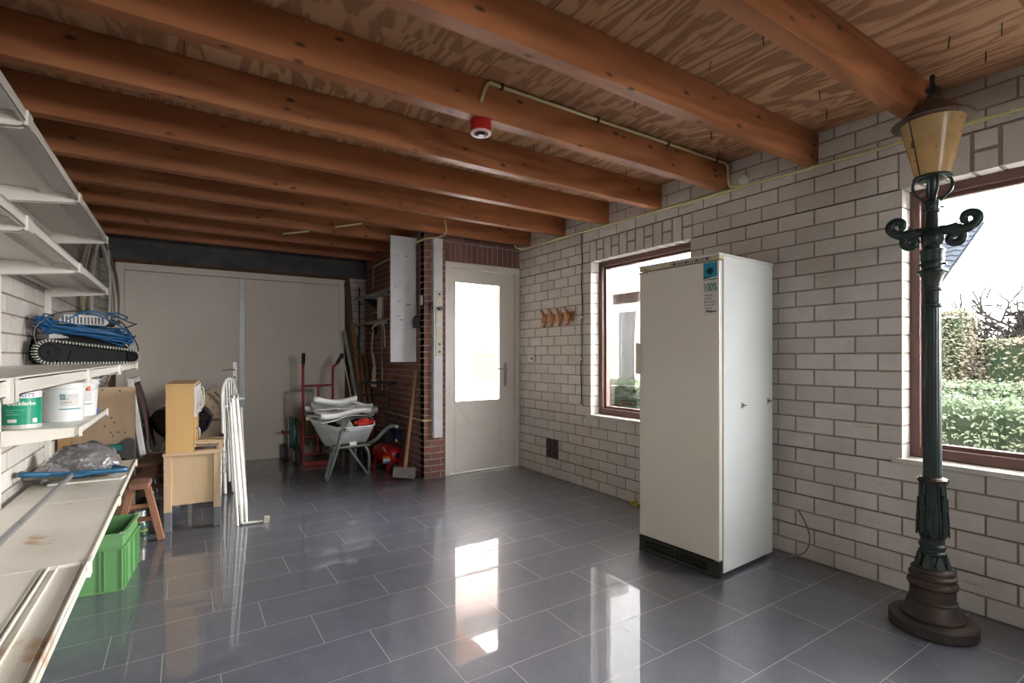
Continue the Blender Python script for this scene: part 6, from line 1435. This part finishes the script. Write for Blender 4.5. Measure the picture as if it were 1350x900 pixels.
# big mallet
cpm = onZ(536, 634); ML = thing('sledge_mallet', 'large grey block mallet on the floor with brown handle leaning on the brick pier', 'mallet', (cpm.x, cpm.y + .05, 0))
c0 = Vector((cpm.x, cpm.y + .06, .078)); hd = (Vector((2.045, 5.02, 1.13)) - c0).normalized(); ax = Vector((.85, -.42, 0)); ax = (ax - hd*ax.dot(hd)).normalized(); az = ax.cross(hd).normalized()
mb = MB(); mb.prism([(-.105,-.052),(.105,-.052),(.112,-.04),(.112,.04),(.105,.052),(-.105,.052),(-.112,.04),(-.112,-.04)], c0 - az*.055, ax, hd, az, .11); build('head', mb, mat('weathered_grey_block', (.20,.185,.165), .9, col2=(.12,.11,.10), nscale=20, bump=.6), ML, smooth=False, bevel=.006, world=True)
mb = MB(); mb.tube([c0 - hd*.05, c0 + hd*.3, c0 + hd*.7, c0 + hd*1.06], [.022,.019,.017,.019], 12); build('handle', mb, woodmat('worn_handle_wood', (.33,.19,.10), (.20,.11,.06), 'z', 1.2, .6), ML, world=True)
# black folded trolley frame behind the compressor
FT_ = thing('folded_trolley', 'black folded tube trolley standing against the red brick side wall', 'trolley', (1.9, 5.6, 0))
t0_, t1_ = Vector((1.72, 5.86, .96)), Vector((1.97, 5.66, .95))
mb = MB(); mb.tube(smoothpath([t0_ + Vector((0,0,-.9)), t0_ + Vector((0,0,-.2)), t0_, t0_.lerp(t1_,.5) + Vector((0,0,.01)), t1_, t1_ + Vector((-.02,0,-.22)), t1_ + Vector((-.04,0,-.90))], 4), .016, 10); build('frame', mb, M_dark, FT_, world=True)
for z_ in (.82, .66, .45, .25): mb = MB(); mb.tube([t0_ + Vector((0,0,z_-.955)), t1_ + Vector((-.03,0,z_-.945))], .010, 8); build('cross_bar', mb, M_dark, FT_, world=True)
mb = MB(); mb.tube([t1_ + Vector((.0,0,.0)), t1_ + Vector((.07,-.05,.02))], .02, 10); build('grip', mb, M_rubber, FT_, world=True)
mb = MB(); mb.box((t0_.x, t1_.y + .02, .02), (t1_.x - .04, t0_.y, .05)); build('platform', mb, M_dark, FT_, smooth=False, world=True)
mb = MB()
for x_, y_ in ((t0_.x, t0_.y), (t1_.x - .05, t1_.y)): mb2 = MB(); mb2.lathe([(0,-.02),(.05,-.02),(.05,.02),(0,.02)], 20, (x_, y_ + .03, .05), 'x'); build('wheel', mb2, M_rubber, FT_, world=True)

# timbers leaning in the corner beside the garage doors
M_dk = woodmat('dark_brown_timber', (.13,.07,.045), (.08,.045,.03), 'z', 1.0, .7); M_md = woodmat('orange_timber', (.28,.14,.065), (.19,.09,.04), 'z', 1.0, .65)
def leaner(x0_, x1_, yb, yt, z1_, wx, wy, m_, lab, name='timber'):
    mb = MB(); mb.beam((x0_, yb, .0), (x1_, yt, z1_), wx, wy, up=(0,1,0)); tag(build(name, mb, m_, smooth=False, world=True, loc=(x0_, yb, 0), bevel=.002), lab, 'timber', 'timbers leaning in the garage corner')
leaner(1.97, 1.75, 6.50, 6.73, 1.60, .035, .03, M_gtube, 'grey green pole, leftmost of the leaning timbers by the garage doors')
leaner(1.95, 1.82, 6.70, 6.86, 2.25, .07, .035, M_dk, 'tall dark brown board leaning at the right edge of the garage doors')
leaner(2.00, 1.865, 6.62, 6.79, 1.72, .05, .03, M_md, 'mid brown batten leaning in front of the tall dark board')
leaner(1.975, 1.975, 6.40, 6.78, 1.28, .05, .03, M_md, 'short orange batten leaning in the corner below the shelves, left one')
leaner(2.035, 2.035, 6.35, 6.76, 1.26, .04, .03, M_md, 'short orange batten leaning in the corner below the shelves, right one')
mb = MB(); mb.beam((1.90, 6.73, 1.285), (2.06, 6.77, 1.285), .05, .03); tag(build('timber', mb, M_md, smooth=False, world=True, loc=(1.98, 6.75, 1.27)), 'short crosspiece lying on the two orange battens in the corner', 'timber', 'timbers leaning in the garage corner')
mb = MB(); mb.tube([(1.58, 6.10, 1.22), (1.78, 6.35, .55)], .008, 8); mb.tube([(1.78,6.35,.55),(1.80,6.38,.0)], .009, 8); tag(build('white_rod', mb, M_wtube, world=True, loc=(1.8, 6.38, 0)), 'thin white rod slanting behind the right grip of the red hand truck', 'rod')

# shelves on the side wall, white board at their near end
M_lam = mat('white_laminate', (.66,.66,.66), .4); M_bed = mat('brown_shelf_edge', (.30,.17,.09), .6)
Xs0 = 1.86
for i, (z_, lab, yn) in enumerate(((2.02, 'upper white laminate shelf with brown edge in the back corner', 5.13), (1.69, 'lower white laminate shelf with brown edge in the back corner', 5.13))):
    t = thing('wall_shelf', lab, 'shelf', (1.97, 6.0, z_), 0, 'laminate shelves on the side wall')
    mb = MB(); mb.box((Xs0, yn, z_ - .018), (XS - .002, 6.66, z_)); build('board', mb, M_lam, t, smooth=False, world=True)
    mb = MB(); mb.box((Xs0 - .003, yn, z_ - .018), (Xs0, 6.66, z_)); build('edge_band', mb, M_bed, t, smooth=False, world=True)
    for y_ in (5.5, 6.4): mb = MB(); mb.prism([(XS-.004, z_-.02),(Xs0+.04, z_-.02),(Xs0+.04, z_-.032),(XS-.02, z_-.14),(XS-.004, z_-.14)], (0,y_,0), (1,0,0), (0,0,1), (0,1,0), .012); build('bracket', mb, M_dark, t, smooth=False, world=True)
bd = thing('white_board', 'tall white chipped board hanging from the joists at the end of the side wall', 'board', (1.96, 5.10, 1.22))
lx = onY(515, 400, 5.09).x; zb_ = onY(530, 477, 5.09).z; 
mb = MB(); mb.box((lx, 5.09, zb_), (XS - .004, 5.112, zj(5)+.015)); build('panel', mb, mat('white_chipped_board', (.62,.64,.66), .45, col2=(.55,.56,.58), nscale=6), bd, smooth=False, bevel=.002, world=True)
for x, y, w_, h_ in ((524,337,2,1.2),(536.5,338,2,1.2),(521.5,377,1,1.6),(538,377,1,1.6),(538,381,1,1.4),(526.5,397,4.5,.9),(539,401.5,6,1.3),(525,416.5,5,.9),(529,421.5,4,1.2),(522,419,1,.8)):
    a = onY(x - w_/2, y - h_/2, 5.089); b = onY(x + w_/2, y + h_/2, 5.089); mb = MB(); mb.box((a.x, 5.0885, b.z), (b.x, 5.0902, a.z)); build('chip', mb, M_dark, bd, smooth=False, world=True)
mb = MB(); zz = 1.70; mb.box((Xs0 + .01, 5.60, zz), (Xs0 + .03, 5.76, zz + .24)); tag(build('cream_panel_offcut', mb, M_cream, smooth=False, world=True, loc=(Xs0, 5.68, zz)), 'cream offcut standing on the lower corner shelf beside the white board', 'panel')
mb = MB(); mb.prism([(0,0),(.20,0),(.17,.05),(.11,.095),(.08,.09),(.03,.03)], (1.88, 5.9, 1.691), (.4,.9,0), (0,0,1), (.9,-.4,0), .10); tag(build('dark_hood', mb, M_dark, smooth=False, bevel=.01, world=True, loc=(1.95, 5.9, 1.691)), 'dark angular object lying on the lower corner shelf', 'object')
# pipes and cords on the side wall
sp = thing('side_wall_conduit', 'upright cream conduit on the red brick side wall right of the hanging cord', 'conduit', (XS, 5.95, 1.2))
p_ = onX(505, 430, XS); q_ = onX(505, 514, XS)
mb = MB(); mb.tube([(XS-.012, p_.y, 1.66), (XS-.012, q_.y, q_.z)], .009, 8); build('pipe', mb, mat('brown_cream_pipe', (.42,.34,.22), .5), sp, world=True)
hp = thing('side_wall_conduit', 'low cream conduit running along the red brick wall behind the mallet handle', 'conduit', (XS, 5.2, .7))
a_, b_, = onX(516, 543.5, XS), onX(543, 550.5, XS); mb = MB(); mb.tube(smoothpath([(XS-.012, a_.y+.3, a_.z+.02), (XS-.012, a_.y, a_.z), (XS-.012, b_.y, b_.z), (XS-.012, 4.93, .61), (XS-.006, 4.885, .605), (XS+.03, 4.878, .605), (XS+.08, 4.878, .607)], 4), .009, 8); build('pipe', mb, M_pipe, hp, world=True)
for nm, pts_, r, m_, lab, kd in (
    ('hanging_cord', [(XS-.03,6.42,1.60),(XS-.10,6.30,1.62),(XS-.12,6.0,1.66),(XS-.08,5.92,1.64),(XS-.06,5.93,1.38)], .012, M_cream, 'cream cord looped over a hook under the lower corner shelf', 'cord'),
    ('hanging_cord', [(XS-.05,6.40,1.62),(XS-.07,6.40,1.35),(XS-.05,6.38,1.15),(XS-.09,6.30,1.05),(XS-.08,6.28,.98),(XS-.05,6.33,1.10),(XS-.06,6.36,1.30)], .011, M_cream, 'cream cord hanging straight down below the lower corner shelf', 'cord')):
    mb = MB(); mb.tube(smoothpath(pts_, 5), r, 8); tag(build(nm, mb, m_, world=True, loc=pts_[0]), lab, kd)
mb = MB(); mb.box((XS-.12, 6.24, .89), (XS-.06, 6.30, .98)); tag(build('plug', mb, M_cream, smooth=False, bevel=.006, world=True, loc=(XS-.09, 6.27, .89)), 'cream plug at the lower end of the hanging cord', 'plug')
mb = MB(); mb.tube([(1.99, 6.885, 2.2), (1.99, 6.885, .3)], .012, 8); tag(build('black_pipe', mb, M_dark, world=True, loc=(1.99, 6.885, .3)), 'black upright pipe on the white bricks right of the garage doors', 'pipe')
mb = MB(); mb.box((1.955, 6.84, 1.36), (1.99, 6.87, 1.56)); tag(build('green_black_plug', mb, mat('dark_green_plastic', (.02,.06,.045), .4), smooth=False, bevel=.006, world=True, loc=(1.97, 6.85, 1.36)), 'dark green plastic grip hanging in the back corner', 'grip')
for nm, pts_, lab in (('ceiling_conduit', [(XS-.02, 6.5, 2.15),(XS-.02,6.5,2.38),(XS-.03,6.40,2.42),(XS-.03,5.9,2.43),(XS-.03,5.14,2.44)], 'thin cream conduit under the joists along the side wall, behind the white board'),):
    mb = MB(); mb.tube(smoothpath(pts_, 4), .009, 8); tag(build(nm, mb, M_pipe, world=True, loc=pts_[0]), lab, 'conduit')
for (x0_, y0_, x1_, y1_), lab in (((374,308,406.7,304.5), 'short pale stick under the joists, left of two'), ((442.5,299,476.7,294.5), 'short pale stick under the joists, right of two')):
    a = onZ(x0_, y0_, 2.492); b = onZ(x1_, y1_, 2.492); mb = MB(); mb.tube([a, b], .009, 8); tag(build('pale_stick', mb, M_pipe, world=True, loc=a), lab, 'stick', 'pale sticks under the joists')

# black transformer on its cable, beige switch on the side wall
p_ = onY(549.5, 411, 5.0); tf = thing('plug_transformer', 'black plug transformer hanging on a cable right of the white board', 'transformer', (2.03, 5.02, p_.z))
mb = MB(); zt_ = onY(549, 413, 5.02).z; z0_ = onY(549, 432, 5.02).z; mb.prism([(-.03,0),(.03,0),(.035,.03),(.03,.105),(.015,.125),(-.02,.125),(-.035,.08),(-.035,.03)], (2.035, 5.0, z0_), (.75,-.66,0), (0,0,1), (.66,.75,0), .06); build('body', mb, M_dark, tf, smooth=False, bevel=.006, world=True)
mb = MB(); mb.tube(smoothpath([(2.045,5.0,zt_-.02),(2.065,5.02,zt_+.2),(2.068,5.03,2.2),(2.066,5.02,2.34),(2.05,5.0,2.40),(2.06,5.03,2.43)],4), .0065, 8); build('cable', mb, M_dark, tf, world=True)
p_ = onX(556, 396, XS); sw = thing('light_switch', 'small beige light switch on the red brick pier beside the black cable', 'switch', (XS, p_.y, p_.z))
mb = MB(); mb.box((-.012,-.03,-.05), (0,.03,.05)); build('plate', mb, M_cream, sw, smooth=False, bevel=.003)
mb = MB(); mb.box((-.016,-.018,-.025), (-.012,.018,.025)); build('rocker', mb, M_cream, sw, smooth=False, bevel=.001)
# cables from joist to trunking
mb = MB(); j_ = JY[5]; mb.tube(smoothpath([(2.20, 4.66-.012, 2.64),(2.21, 4.64, 2.56),(2.21, 4.64, 2.515),(2.20, 4.67, 2.49),(2.17, 4.80, 2.485),(2.10, 4.86, 2.48),(2.02, 5.0, 2.45)],5), .009, 8)
tag(build('ceiling_conduit', mb, M_pipe, world=True, loc=(2.2, 4.65, 2.5)), 'cream conduit bending down over a joist to the top of the socket trunking', 'conduit')

# socket trunking on the pier
tk = thing('cable_trunking', 'tall white cable trunking with sockets beside the white door', 'trunking', (2.215, YD, .42))
x0_, x1_, z0_, z1_ = 2.160, 2.262, .425, 2.49
mb = MB(); mb.box((x0_, YD - .06, z0_), (x1_, YD - .001, z1_)); build('channel', mb, mat('trunking_white', (.70,.71,.72), .35), tk, smooth=False, bevel=.004, world=True)
def tz(y): return onY(576, y, YD - .06).z
mb = MB(); mb.box((x0_ + .022, YD - .066, tz(427)), (x1_ - .006, YD - .059, tz(382))); build('upper_frame', mb, M_cream, tk, smooth=False, bevel=.001, world=True)
mb = MB(); mb.box((x0_ + .022, YD - .066, tz(468.5)), (x1_ - .006, YD - .059, tz(429))); build('lower_frame', mb, M_cream, tk, smooth=False, bevel=.001, world=True)
for y in (387.5, 453.5, 463.5):
    mb = MB(); mb.cyl((2.222, YD - .068, tz(y)), (2.222, YD - .0655, tz(y)), .021, 20); mb.cyl((2.222, YD - .069, tz(y)), (2.222, YD - .0675, tz(y)), .013, 16, 1); build('socket', mb, [M_cream, mat('socket_shadow_grey', (.12,.12,.12), .5)], tk, world=True)
mb = MB(); c_ = Vector((2.222, YD - .07, tz(406.5))); mb.cyl(c_ + Vector((0,.004,0)), c_ - Vector((0,.03,0)), .022, 16); mb.box((c_.x-.034, c_.y-.012, c_.z-.008), (c_.x+.034, c_.y, c_.z+.008)); o = build('rotary_switch', mb, mat('dark_grey_knob', (.07,.07,.075), .4), tk, world=True)
for y0_, y1_ in ((393,399), (411,421), (433,447)):
    mb = MB(); mb.box((x0_ + .034, YD - .068, tz(y1_)), (x1_ - .018, YD - .0655, tz(y0_))); build('blank_plate', mb, M_cream, tk, smooth=False, bevel=.001, world=True)
mb = MB(); mb.box((x0_ - .028, YD - .045, tz(408)), (x0_, YD - .01, tz(398))); build('side_plug', mb, M_dark, tk, smooth=False, bevel=.004, world=True)
